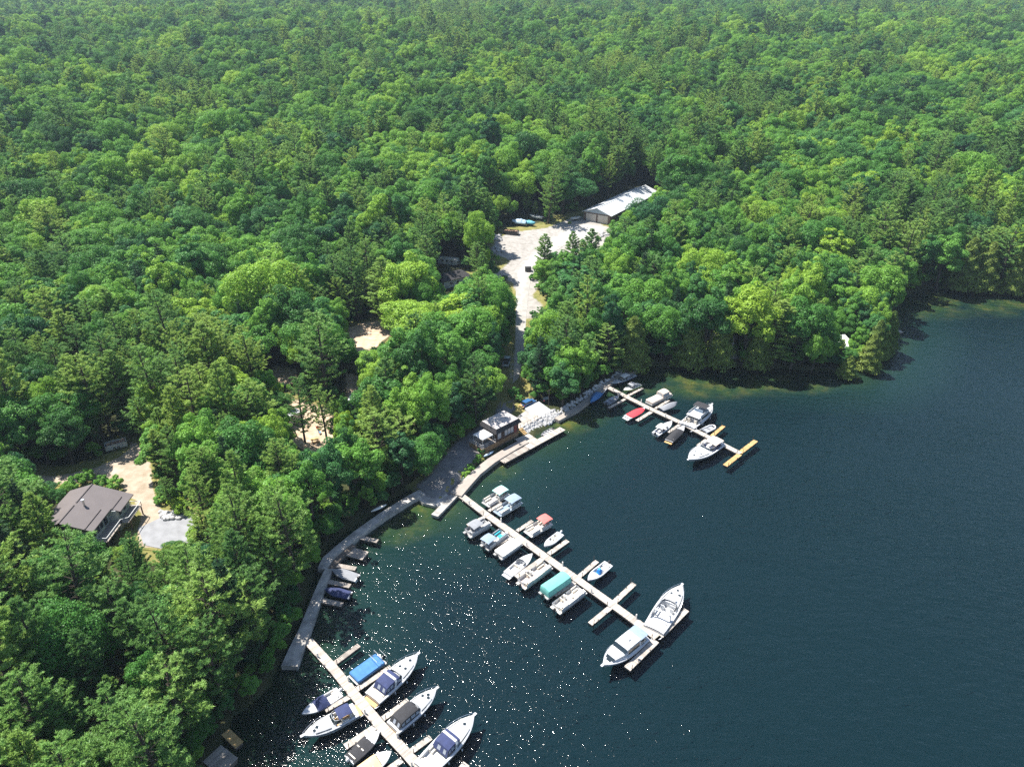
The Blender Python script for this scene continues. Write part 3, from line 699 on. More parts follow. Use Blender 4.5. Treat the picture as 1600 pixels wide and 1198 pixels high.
KEYLABEL = {0: 'large broadleaf tree standing alone left of the gravel yard', 2: 'slim pine at the middle of the gravel yard beside the track', 3: 'small round broadleaf tree right of the slim yard pine', 4: 'left pine of the trio on the right of the gravel yard', 5: 'tallest pine of the trio on the right of the gravel yard', 6: 'smallest middle pine of the trio in the gravel yard',
 7: 'tall pine with bare trunk left of the dark-roofed cottage', 8: 'broad tall pine in the middle of the campsites', 9: 'pine leaning over the shore road behind the brown shop', 10: 'pine with long bare trunk on the left of the pale campsite', 11: 'pine with bare trunk on the right of the pale campsite', 24: 'tallest cedar at the very tip of the wooded point', 18: 'pine at the right edge of the gravel yard below the shed'}
REG = {}
for i in sorted(single): REG.setdefault(region(qx[i], qy[i]), []).append(i)
LAB = {}
for (where, grp), ids in REG.items():
    xs = sorted(qx[i] for i in ids); ys_ = sorted(qy[i] for i in ids); third = lambda v, a: 0 if v < a[len(a)//3] else (1 if v < a[2*len(a)//3] else 2)
    byk = {}
    for i in ids: byk.setdefault(KINDS[trees[i][5]][0], []).append(i)
    for kind, js in byk.items():
        hs_ = sorted(hh[j] for j in js)
        for j in js:
            sz = ('shorter', 'middling', 'tall')[third(hh[j], hs_)]; hx_ = ('left', 'centre', 'right')[third(qx[j], xs)]; vy = ('far', 'middle', 'near')[third(qy[j], ys_)]
            LAB[j] = (sz+' '+WORDS[kind]+' '+where+', '+vy+' '+hx_, grp+', '+kind)
for i, l_ in KEYLABEL.items(): LAB[i] = (l_, None)
for i in sorted(single):
    x, y, z, s, hs, k, rot, key = trees[i]; kind, tm, cm, jm, h0, r0 = KINDS[k]
    lab, grp = LAB[i]
    root = thing(kind+'_tree', lab, 'tree', (x, y, z-.1), rot, grp)
    root.scale = (s, s, hs)
    for nm, me in (('trunk', tm), ('crown', cm)):
        o = bpy.data.objects.new(nm, me); COL.objects.link(o); o.parent = root
rest = np.array([i for i in range(len(TA)) if i not in single])
# the far wood reads as one mass
protos = bpy.data.collections.new('tree_kinds')
for i, k in enumerate(KINDS):
    o = bpy.data.objects.new('tree_kind_%02d' % i, k[3]); protos.objects.link(o)
pm = bpy.data.meshes.new('woodland'); B = TA[rest]
pm.vertices.add(len(B)); pm.vertices.foreach_set('co', np.ascontiguousarray(B[:,:3]-np.array([0,0,.1])).astype(np.float32).ravel())
a = pm.attributes.new('kind_index', 'INT', 'POINT'); a.data.foreach_set('value', B[:,5].astype(np.int32))
a = pm.attributes.new('turn', 'FLOAT_VECTOR', 'POINT'); a.data.foreach_set('vector', np.stack([rg.normal(0, .05, len(B)), rg.normal(0, .05, len(B)), B[:,6]], 1).astype(np.float32).ravel())
a = pm.attributes.new('size', 'FLOAT_VECTOR', 'POINT'); a.data.foreach_set('vector', np.stack([B[:,3]*rg.uniform(.85, 1.18, len(B)), B[:,3], B[:,4]], 1).astype(np.float32).ravel())
wood = bpy.data.objects.new('woodland', pm); COL.objects.link(wood); tag(wood, 'green mixed forest canopy covering the hills behind the lake', 'forest', kind='stuff')
ng = bpy.data.node_groups.new('woodland', 'GeometryNodeTree')
ng.interface.new_socket('Geometry', in_out='INPUT', socket_type='NodeSocketGeometry'); ng.interface.new_socket('Geometry', in_out='OUTPUT', socket_type='NodeSocketGeometry')
gi = ng.nodes.new('NodeGroupInput'); gout = ng.nodes.new('NodeGroupOutput'); iop = ng.nodes.new('GeometryNodeInstanceOnPoints'); ci = ng.nodes.new('GeometryNodeCollectionInfo')
ci.inputs['Collection'].default_value = protos; ci.inputs['Separate Children'].default_value = True; ci.inputs['Reset Children'].default_value = True
def na(nm, ty):
    q = ng.nodes.new('GeometryNodeInputNamedAttribute'); q.data_type = ty; q.inputs['Name'].default_value = nm; return q.outputs['Attribute']
iop.inputs['Pick Instance'].default_value = True
ng.links.new(gi.outputs[0], iop.inputs['Points']); ng.links.new(ci.outputs[0], iop.inputs['Instance'])
ng.links.new(na('kind_index', 'INT'), iop.inputs['Instance Index']); ng.links.new(na('turn', 'FLOAT_VECTOR'), iop.inputs['Rotation']); ng.links.new(na('size', 'FLOAT_VECTOR'), iop.inputs['Scale'])
ng.links.new(iop.outputs[0], gout.inputs[0])
md = wood.modifiers.new('scatter', 'NODES'); md.node_group = ng
# two bare dead trees on the shore
for (px, py, h, lab) in ((1138,574,11.,'bare grey dead tree on the shore of the wooded point'),(868,548,12.,'thin grey dead tree right of the gravel road')):
    q = G(px, py); t = thing('dead_tree', lab, 'tree', (q.x, q.y, q.z)); dead_tree(int(px), h).build('trunk', M['barkgrey'], t)

# ------------------------------------------------------------------ docks
def strip(mb, a, b, w, z, plank=.24, gap=.02, th=.06):
    """planks laid across the line a-b"""
    a = Vector(a[:2]); b = Vector(b[:2]); L_ = (b-a).length; d = (b-a)/L_; ang = math.atan2(d.y, d.x); n = max(1, int(L_/plank))
    p = L_/n; rr = random.Random(int(L_*100))
    for i in range(n):
        c = a+d*(i+.5)*p
        mb.box(c.x, c.y, z-th/2+rr.uniform(-.008, .008), p-gap, w+rr.uniform(-.03, .03), th, ang)
def beam(mb, a, b, w, z0, z1):
    a = Vector(a[:2]); b = Vector(b[:2]); d = b-a; c = (a+b)/2
    mb.box(c.x, c.y, (z0+z1)/2, d.length, w, z1-z0, math.atan2(d.y, d.x))
def dock(name, label, pts, width, fingers, deckmat='dock', zt=.55, post_every=0):
    W0 = [P(a, b, zt) for a, b in pts]; o = W0[0]; loc = (o.x, o.y, 0)
    root = thing(name, label, 'dock', loc)
    rel = lambda v: Vector((v.x-o.x, v.y-o.y, 0))
    pl = MB(); fr = MB()
    for a, b in zip(W0[:-1], W0[1:]):
        a, b = rel(a), rel(b); strip(pl, a, b, width, zt); 
        d = (b-a).normalized(); nn = Vector((-d.y, d.x, 0))
        for s in (-1, 1): beam(fr, a+nn*s*(width/2-.08), b+nn*s*(width/2-.08), .12, .18, zt-.07)
        beam(fr, a+d*.3, b-d*.3, width*.7, -.25, .30)
    tag(pl.build('deck_planks', M[deckmat], root), kind='stuff'); fr.build('float_frame', M['dockframe'], root)
    for i, (a, b) in enumerate(zip(W0[:-1], W0[1:])):          # small service pedestals along the edge
        a, b = rel(a), rel(b); d = (b-a).normalized(); c = a.lerp(b, .5)+Vector((-d.y, d.x, 0))*(width/2-.18)*(1 if i % 2 else -1)
        MB().box(c.x, c.y, zt+.5, .24, .24, 1.0, .7, 0, .8).build('power_pedestal', M['offwhite'], root)
    def post(v):
        MB().tube([(v.x, v.y, -3.), (v.x, v.y, zt+1.15)], .06, 6).build('mooring_post', M['iron'], root)
    for i, f in enumerate(fingers):
        a, b = rel(P(*f[0], zt)), rel(P(*f[1], zt)); wdt = (f[2] if len(f) > 2 else 1.1)*.8; fm = f[3] if len(f) > 3 else deckmat
        d = (b-a).normalized(); nn = Vector((-d.y, d.x, 0))
        m1 = MB(); strip(m1, a, b, wdt, zt-.012); fo = tag(m1.build('finger_planks', M[fm], root), kind='stuff')
        m2 = MB()
        for s in (-1, 1): beam(m2, a+nn*s*(wdt/2-.06), b+nn*s*(wdt/2-.06), .10, .18, zt-.085)
        beam(m2, a+d*.2, b-d*.1, wdt*.75, -.2, .30); m2.build('finger_frame', M['dockframe'], fo)
        post(b-d*.35+nn*(wdt/2+.07)); post(a+d*.25-nn*(wdt/2+.07))
        m3 = MB()
        for t in (.3, .7):
            c = a.lerp(b, t)+nn*(wdt/2-.12); m3.box(c.x, c.y, zt+.06, .28, .06, .06, math.atan2(d.y, d.x)); m3.box(c.x, c.y, zt+.02, .1, .06, .06)
        m3.build('cleat', M['iron'], fo)
    return root
dock('floating_dock', 'long middle floating dock with many fingers running from the boat ramp', [(716,770),(758,802),(802,833),(852,869),(900,903),(956,943),(1027,995)], 1.6,
 [((759,806),(730,820),1.0),((764,798),(783,784),1.),((808,829),(832,813)),((799,838),(772,852)),((857,865),(887,844),1.3),((848,872),(806,901),1.3),((905,900),(933,876),1.2),((898,909),(866,929),1.2),
  ((960,940),(991,911),1.3),((954,948),(922,974),1.3),((1032,993),(1073,952),1.3),((1025,1000),(980,1044),1.6)])
dock('floating_dock', 'far floating dock below the wooded point ending in fresh yellow boards', [(941,600),(980,620),(1020,640),(1064,660),(1108,683),(1157,708)], 1.5,
 [((981,618),(1004,606),1.),((977,623),(951,637),1.),((1024,638),(1045,625),1.),((1018,643),(995,657),1.3),((1066,658),(1085,646),1.),((1062,663),(1044,675),1.),((1112,681),(1131,665),1.2,'newwood'),((1104,686),(1090,696),1.),((1156,707),(1181,688),1.5,'newwood'),((1156,709),(1133,727),1.5,'newwood')])
dock('floating_dock', 'near floating dock with large cruisers at the bottom of the picture', [(481,1000),(523,1046),(556,1087),(596,1134),(636,1177),(662,1206),(690,1240)], 1.6,
 [((522,1036),(561,1007),1.2,'dockgrey'),((558,1076),(611,1041),1.2),((546,1088),(508,1109),1.1),((598,1122),(638,1093),1.2),((586,1135),(539,1166),1.4),((641,1174),(673,1151),1.2),((628,1186),(600,1206),1.2),((690,1238),(729,1192),1.5)])
# fixed swim dock with a square platform in front of the shop
sd = thing('swim_dock', 'pale wooden dock with square platform in front of the brown shop', 'dock', tuple(P(845,690,.7)))
so = sd.location
def relp(px, py, z): v = P(px, py, z); return Vector((v.x-so.x, v.y-so.y, 0))
m = MB(); strip(m, relp(824,702,.15), relp(879,672,.15), 2.0, 0.); tag(m.build('deck_planks', M['dock'], sd), kind='stuff')
m = MB(); strip(m, relp(784,724,.15), relp(824,702,.15), 1.9, -.03); tag(m.build('grey_planks', M['dockgrey'], sd), kind='stuff')
m = MB(); strip(m, relp(815,684,.15), relp(832,696,.15), 4.6, -.02); tag(m.build('platform_planks', M['dock'], sd), kind='stuff')
m = MB(); beam(m, relp(786,723,.15), relp(878,672,.15), 1.7, -.55, -.11); beam(m, relp(816,685,.15), relp(831,695,.15), 4.2, -.5, -.11); m.build('frame', M['dockframe'], sd)
for q in ((788,726),(826,705),(876,676),(806,694),(848,684)):
    v = relp(*q, .15); MB().tube([(v.x, v.y, -3.5), (v.x, v.y, .35)], .09, 6).build('piling', M['dockframe'], sd)
# small old finger docks along the shore walkway
for i, (a, b, lab) in enumerate((((563,839),(590,845),'old grey finger dock nearest the boat ramp end of the walkway'),((522,882),(556,888),'old grey finger dock above the white covered boat by the walkway'),((513,908),(547,915),'sunlit old finger dock between the two boats by the walkway'),((502,937),(535,944),'old finger dock below the dark boat by the walkway'),((535,858),(571,868),'wide grey wooden platform beside the walkway bend'))):
    A, Bp = P(*a, .5), P(*b, .5); r = thing('finger_dock', lab, 'dock', (A.x, A.y, 0)); e = Bp-A; w_ = 2.6 if i == 4 else 1.1
    m = MB(); strip(m, (0,0), (e.x, e.y), w_, .5); tag(m.build('deck_planks', M['dockgrey'], r), kind='stuff')
    m = MB(); beam(m, (0,0), (e.x, e.y), w_*.8, -.3, .43); m.build('frame', M['dockframe'], r)
r0 = P(345,1185,.8); sdk = thing('shore_dock', 'weathered wooden dock corner at the bottom left shore', 'dock', (r0.x, r0.y, 0))
def rl(px, py): v = P(px, py, .8); return Vector((v.x-r0.x, v.y-r0.y, 0))
m = MB(); strip(m, rl(331,1176), rl(358,1197), 3.2, .8); tag(m.build('deck_planks', M['dockgrey'], sdk), kind='stuff')
m = MB(); strip(m, rl(352,1142), rl(374,1163), 1.4, .76); tag(m.build('landing_planks', M['newwood'], sdk), kind='stuff')
m = MB(); beam(m, rl(331,1176), rl(358,1197), 2.8, -.4, .73); beam(m, rl(354,1144), rl(373,1162), 1.2, -.4, .7); m.build('frame', M['dockframe'], sdk)
# walkways along the shore and the ramp landing
def path(name, px, width, z0, z1, m, seg=None):
    pts = [P(a, b, z1) for a, b in px]; mb = MB(); L_ = []; R_ = []
    for i, p in enumerate(pts):
        a = pts[max(0, i-1)]; b = pts[min(len(pts)-1, i+1)]; d = (b-a).normalized(); nn = Vector((-d.y, d.x, 0)); wd = width[i] if isinstance(width, (list, tuple)) else width
        L_.append(p+nn*wd/2); R_.append(p-nn*wd/2)
    rings = [[(l.x, l.y, z0), (l.x, l.y, z1), (r.x, r.y, z1), (r.x, r.y, z0)] for l, r in zip(L_, R_)]
    mb.loft(rings, True, True, True); o = mb.build(name, m); tag(o, kind='structure'); return o
path('shore_walkway', [(452,1040),(464,1010),(476,984),(487,955),(496,930),(506,905),(514,888)], [2.8,2.5,2.2,2.0,1.8,1.6,1.5], -1.5, .95, M['concrete'])
path('shore_walkway', [(503,888),(512,872),(531,855),(562,830),(600,803),(640,778),(660,768)], [1.9,2.1,2.0,2.0,2.0,2.0,2.2], -1.5, 1.05, M['concrete'])
path('boardwalk', [(508,901),(518,884),(530,869),(552,850)], 1.5, -.6, .72, M['dockframe'])
path('boat_ramp', [(655,764),(674,775),(694,783)], [3.5,6.0,4.5], -2.5, .62, M['concrete'])
path('boardwalk', [(712,772),(728,755),(744,738),(768,719),(804,697),(822,688)], [3.0,2.6,2.4,2.4,2.4,2.2], -.6, .92, M['dockgrey'])
path('boardwalk', [(870,655),(900,639),(925,620),(945,603),(968,588),(992,577)], [1.7]*6, -.5, .8, M['dockgrey'])
path('ramp_dock', [(712,771),(679,805)], 1.7, -.2, .60, M['concrete'])

# ------------------------------------------------------------------ boats (bow towards +x, waterline at z = 0)
rng = random.Random(5)
def hb(t, B, p=2.5, k=.45):
    return B/2*(.90+.10*min(t/k, 1)) if t < k else max(B/2*(1-((t-k)/(1-k))**p), .02)
def hull(L_, B, fs, fb, p=2.5, k=.45, chine=.84, keel=.35):
    rings = []
    ts = [0,.08,.2,.35,.5,.62,.72,.8,.87,.92,.96,.985,1.]
    for t in ts:
        h = hb(t, B, p, k); zs = fs+(fb-fs)*t*t; x = -L_/2+L_*t; r = max(t-.55, 0)/.45
        ch = h*(chine-.34*r); zc = .08+zs*.45*r*r; zk = -keel+(keel+zs*.35)*r**3
        rake = -.10*L_*r*r*0
        xk = x-.055*L_*r*r
        rings.append([(x, h, zs), (x, h*1.015, zs-.10), (x-.01*L_*r, h*.985, zs-.24), (xk*.5+x*.5, ch, zc), (xk, 0, zk), (xk*.5+x*.5, -ch, zc), (x-.01*L_*r, -h*.985, zs-.24), (x, -h*1.015, zs-.10), (x, -h, zs)])
    return MB().loft(rings, False, True, False), ts
def deck(L_, B, fs, fb, c0, c1, floor, camber=.12, side=.22, p=2.5, k=.45, raise_=.0, cab=None):
    """deck with a cockpit well from station c0 to c1; the foredeck is cambered"""
    st = sorted(set([0,.05,.12,.2,.3,.4,.5,.58,.66,.74,.81,.87,.92,.96,.985,1.]+[c0-.001,c0,c1,c1+.001]))
    rings = []
    for t in st:
        if t < 0: continue
        h = hb(t, B, p, k)*.995; zs = fs+(fb-fs)*t*t-.012; x = -L_/2+L_*t
        if c0 <= t <= c1:
            s = max(h-side, h*.6); pr = [(h, zs), (h-side*.5, zs+.05), (s, zs+.03), (s-.03, floor), (0, floor)]
        else:
            cm = camber*h/(B/2)+(raise_*(1-max(0, (t-c1)/(1-c1))**1.6) if t > c1 else 0)
            s = h*.74; pr = [(h, zs), (h*.93, zs+.04), (s, zs+cm*.35+.02), (s*.72, zs+cm*.85), (0, zs+cm)]
        rings.append([(x, y, z) for y, z in pr]+[(x, -y, z) for y, z in reversed(pr[:-1])])
    return MB().loft(rings, False, False, False)
def seat(mb, x, y, z, lx, ly, back=None, h=.38, bh=.42):
    mb.box(x, y, z+h/2, lx, ly, h, 0, 0, .94)
    if back == '-x': mb.box(x-lx/2+.07, y, z+h+bh/2-.03, .16, ly*.98, bh, 0, -.12)
    if back == '+x': mb.box(x+lx/2-.07, y, z+h+bh/2-.03, .16, ly*.98, bh, 0, .12)
    if back == '+y': mb.box(x, y+ly/2-.07, z+h+bh/2-.03, lx*.98, .14, bh)
    if back == '-y': mb.box(x, y-ly/2+.07, z+h+bh/2-.03, lx*.98, .14, bh)
def outboard(root, x, y, z, m='engine', s=1.):
    mb = MB(); mb.loft([[(x+dx*s*k, y+dy*s*k, z+h*s) for dx, dy in ((-.34,-.15),(-.2,-.22),(.22,-.2),(.28,0),(.22,.2),(-.2,.22),(-.34,.15))] for h, k in ((.0,.75),(.12,1.),(.42,1.),(.58,.7),(.62,.3))], True, True, True)
    o = mb.build('outboard_motor', M[m], root, True)
    l = MB(); l.box(x-.02*s, y, z-.35*s, .22*s, .10*s, .85*s); l.box(x-.08*s, y, z-.72*s, .45*s, .05*s, .06*s); l.box(x+.24*s, y, z-.05*s, .18*s, .26*s, .3*s)
    l.build('lower_unit', M['rubber'], o); return o
def bimini(root, x0, x1, w_, z, base, m, crown=.16, droop=.14, name='canvas_top', nbows=3):
    rings = []; n = 7
    for i in range(6):
        t = i/5; x = x0+(x1-x0)*t; zz = z-droop*(2*t-1)**2*1.1
        rings.append([(x, w_/2*math.sin(a), zz-crown*(1-math.cos(a*1.0))*1.35) for a in np.linspace(-1.25, 1.25, n)])
    top = MB().loft(rings); top.loft([[(a, b, c-.035) for a, b, c in r][::-1] for r in rings])
    top.loft([rings[0], [(a, b, c-.035) for a, b, c in rings[0]]]); top.loft([rings[-1], [(a, b, c-.035) for a, b, c in rings[-1]]][::-1])
    o = top.build(name, m, root, True)
    fr = MB(); xm = (x0+x1)/2; e = crown*1.0
    for x in (x0+.05, x1-.05)+((xm,) if nbows > 2 else ()):
        for s in (-1, 1): fr.tube([(xm+(x-xm)*.15, s*w_*.49, base), (x, s*w_*.475, z-e-droop)], .022, 5)
    fr.build('top_frame', M['steel'], o); return o
def rail(root, L_, B, fs, fb, t0, t1, h=.55, inset=.06, p=2.3, k=.5, name='bow_rail'):
    mb = MB(); ts = np.linspace(t0, .995, 9); P1 = []; 
    for s in (1, -1):
        pts = []
        for t in ts:
            y = max(hb(t, B, p, k)-inset, .02)*s; z = fs+(fb-fs)*t*t; pts.append((-L_/2+L_*t+.0, y, z+.05+h*min(1, (t-t0)/.10)))
        mb.tube(pts, .024, 5)
        for q in pts[1::2]: mb.tube([(q[0], q[1], q[2]), (q[0]-.03, q[1], q[2]-h)], .018, 4)
    mb.build(name, M['steel'], root)
def windshield(root, L_, B, t0, t1, z0, h, rake=.35, p=2.3, m='glass', width=.8):
    """wrapped raked windshield: curved front at t1 and wings back to t0"""
    x0 = -L_/2+L_*t0; x1 = -L_/2+L_*t1; hw = B/2*width
    base = [(x0, hw), (x0*.4+x1*.6, hw*.98), (x1-.12, hw*.78), (x1, hw*.38), (x1+.04, 0), (x1, -hw*.38), (x1-.12, -hw*.78), (x0*.4+x1*.6, -hw*.98), (x0, -hw)]
    lo = [(x, y, z0) for x, y in base]; hi = [(x-rake*(1 if 0 < i < 8 else .2), y*.9, z0+h*(.72 if i in (0, 8) else 1)) for i, (x, y) in enumerate(base)]
    th = .05; lo2 = [(x-th, y*.97, z) for x, y, z in lo]; hi2 = [(x-th, y*.97, z) for x, y, z in hi]
    o = MB().loft([lo, hi, hi2, lo2]).build('windshield', M[m], root)
    fr = MB().tube(hi, .035, 5).tube(lo, .03, 5)
    for i in (2, 4, 6): fr.tube([lo[i], hi[i]], .025, 4)
    fr.build('windshield_frame', M['white'], o); return o
def fenders(root, L_, B, pos, side=-1):
    for t in pos:
        y = side*(hb(t, B)+.13); x = -L_/2+L_*t
        MB().loft([[(x+r*math.cos(a), y+r*math.sin(a), z) for a in np.linspace(0, 6.283, 7)[:-1]] for r, z in ((.03,.75),(.11,.66),(.12,.3),(.10,.2),(.03,.12))], True, True, True).build('fender', M['white'], root, True)
def place(stern, bow, z=.6):
    a, b = P(*stern, z), P(*bow, z); d = b-a; c = (a+b)/2
    return (c.x, c.y, 0), math.atan2(d.y, d.x), d.length

def pontoon(label, stern, bow, top=None, topspan=(.05,.5), floor='grey_deck', seats='beige', fence='white', style='lounge', engine='engine', cover=None, wide=2.55, cushion=None):
    loc, rz, L_ = place(stern, bow, .55); L_ = max(L_, 5.8); B = wide
    r = thing('pontoon_boat', label, 'boat', loc, rz)
    for s in (-1, 1):
        y = s*B*.33; n = 9; rr = .31
        MB().loft([[(x, y+q*math.cos(a), .12+zo+q*math.sin(a)) for a in np.linspace(0, 6.283, n+1)[:-1]] for x, q, zo in ((-L_/2+.25,.2,0),(-L_/2+.35,rr,0),(L_/2-.75,rr,0),(L_/2-.35,rr*.75,.07),(L_/2-.02,.06,.2))], True, True, True).build('pontoon_tube', M['alu'], r, True)
    MB().box(0, 0, .52, L_, B, .14).build('platform', M['alu'], r)
    m = MB(); m.box(-.02, 0, .602, L_-.10, B-.10, .02); m.build('floor', M[floor], r)
    x0, x1 = -L_/2+.55, L_/2-.45; hgt = .66
    if cover is None or cover[1] != 'full':
        f = MB(); yb = B/2-.05
        for s in (-1, 1):
            for a, b_ in ((x0, x0+(x1-x0)*.46), (x0+(x1-x0)*.58 if s > 0 else x0+(x1-x0)*.46, x1)):
                f.box((a+b_)/2, s*yb, .63+hgt/2, b_-a, .04, hgt)
        f.box(x0, .35, .63+hgt/2, .04, B-.85, hgt)
        for s in (-1, 1): f.box(x1, s*(B*.34), .63+hgt/2, .04, B*.32-.06, hgt)
        f.build('fence_panel', M[fence], r)
        g = MB()
        for s in (-1, 1): g.tube([(x0, s*yb, 1.31), (x1-.1, s*yb, 1.31), (x1, s*(yb-.1), 1.31), (x1, s*.45, 1.31)], .025, 5)
        g.build('fence_rail', M['steel'], r)
    if cover is None or cover[1] == 'half':
        m = MB(); zf = .61
        seat(m, x0+.45, -.35*B+.35, zf, .7, B*.40, '-x'); seat(m, x0+1.2, -B/2+.42, zf, 1.5, .58, '-y')
        if style == 'lounge':
            seat(m, x1-1.1, B/2-.42, zf, 1.9, .6, '+y'); seat(m, x1-1.1, -B/2+.42, zf, 1.9, .6, '-y')
        else:
            seat(m, x1-.95, B/2-.42, zf, 1.5, .6, '+y'); seat(m, x1-1.35, -B/2+.46, zf, 1.1, .66, '-y'); m.box(x1-2.5, 0, zf+.3, .55, .55, .06)
        m.build('bench_seat', M[seats], r, False)
        c = MB(); c.box(x0+(x1-x0)*.44, B/2-.45, zf+.42, .55, .62, .84, 0, 0, .8); co = c.build('console', M['offwhite'], r)
        MB().tube([(x0+(x1-x0)*.44-.38+.17*math.sin(a)*.3, B/2-.45+.17*math.cos(a), zf+.78+.17*math.sin(a)) for a in np.linspace(0, 6.283, 11)[:-1]], .02, 4, True).build('steering_wheel', M['rubber'], co)
        h = MB(); seat(h, x0+(x1-x0)*.44-.85, B/2-.5, zf, .5, .5, '-x', .45, .5); h.build('helm_seat', M[seats], r)
        if cushion:
            k = MB(); k.box(x1-1.1, B/2-.42, zf+.42, 1.7, .5, .08); k.box(x1-1.1, -B/2+.42, zf+.42, 1.7, .5, .08); k.box(x1-1.1, 0, zf+.05, 1.0, .8, .06); k.build('cushion', M[cushion], r)
    if cover is not None and cover[1] == 'full':          # draped mooring cover, ridge along the middle
        rings = []; n = 11
        for i, t in enumerate((0, .03, .3, .6, .9, .97, 1.)):
            x = x0-.15+(x1-x0+.35)*t; e = 1.-(.10 if t in (0, 1.) else 0); zt = cover[2]*(1. if .03 <= t <= .97 else .86)+.05*math.sin(t*9)
            rings.append([(x, B/2*1.03*y*e, zz) for y, zz in ((1.,.72),(1.0,1.25),(.88,zt*.93),(.45,zt*.99),(0,zt*1.03),(-.45,zt*.99),(-.88,zt*.93),(-1.,1.25),(-1.,.72))])
        MB().loft(rings, False, True, True).build('mooring_cover', M[cover[0]], r, True)
    if cover is not None and cover[1] == 'half':
        m = MB(); xa, xb = x0+(x1-x0)*.5, x1
        m.loft([[(x, B/2*1.02*y, zz*k) for y, zz in ((1,.9),(1,1.3),(.6,1.42),(0,1.46),(-.6,1.42),(-1,1.3),(-1,.9))] for x, k in ((xa,1.),(xb-.3,1.),(xb,.93))], False, True, True); m.build('bow_cover', M[cover[0]], r, True)
    if top: bimini(r, -L_/2+L_*topspan[0], -L_/2+L_*topspan[1], B*1.02, 2.45, 1.25, M[top])
    if engine: outboard(r, -L_/2-.12, 0, .62, engine, 1.05)
    return r
def runabout(label, stern, bow, hullm='white', top=None, topspan=(.25,.6), cover=None, covspan=(.03,.97), engine=None, platform=None, beam_=None, seats='cream', wind=True, floor='offwhite', coverh=.55, name='motor_boat', rails=False, minL=4.6):
    loc, rz, L_ = place(stern, bow, .6); L_ = max(L_, minL); B = beam_ or min(2.5, L_*.385); fs, fb = .62, .95
    r = thing(name, label, 'boat', loc, rz)
    hu, _ = hull(L_, B, fs, fb); hu.build('hull', M[hullm], r, True)
    c1 = .60; deck(L_, B, fs, fb, .10, c1, .18).build('deck', M['white'], r)
    if cover is None or covspan[1] < .9:
        m = MB(); seat(m, -L_/2+.14*L_, 0, .18, .55, B*.62, '-x', .4, .35)
        for s in (-1, 1): seat(m, -L_/2+.40*L_, s*B*.2, .18, .5, .5, '-x', .4, .45)
        m.build('seat', M[seats], r)
        if floor: MB().box(-L_/2+.35*L_, 0, .195, L_*.42, B*.5, .02).build('floor', M[floor], r)
    if wind and cover is None: windshield(r, L_, B, .48, .63, fb*.82, .42, .22)
    if cover:
        rings = []; 
        for i, t in enumerate(np.linspace(covspan[0], covspan[1], 11)):
            h = hb(t, B)*1.03; zs = fs+(fb-fs)*t*t; u = (t-covspan[0])/(covspan[1]-covspan[0]); rise = coverh*math.sin(math.pi*min(max(u*.9+.05, 0), 1))**.7
            x = -L_/2+L_*t
            rings.append([(x, h*y, zs-.12 if abs(y) == 1.001 else zs+.03+rise*(1-abs(y)**1.6)) for y in (1.001,1.,.75,.4,0,-.4,-.75,-1.,-1.001)])
        MB().loft(rings, False, True, True).build('boat_cover', M[cover], r, True)
    if top: bimini(r, -L_/2+L_*topspan[0], -L_/2+L_*topspan[1], B*.86, 1.95, .8, M[top])
    if platform: MB().box(-L_/2-.32, 0, .26, .68, B*.8, .07).build('swim_platform', M[platform], r)
    if engine: outboard(r, -L_/2-.16, 0, .62, engine, .95)
    if rails: rail(r, L_, B, fs, fb, .66, 1., .3)
    return r
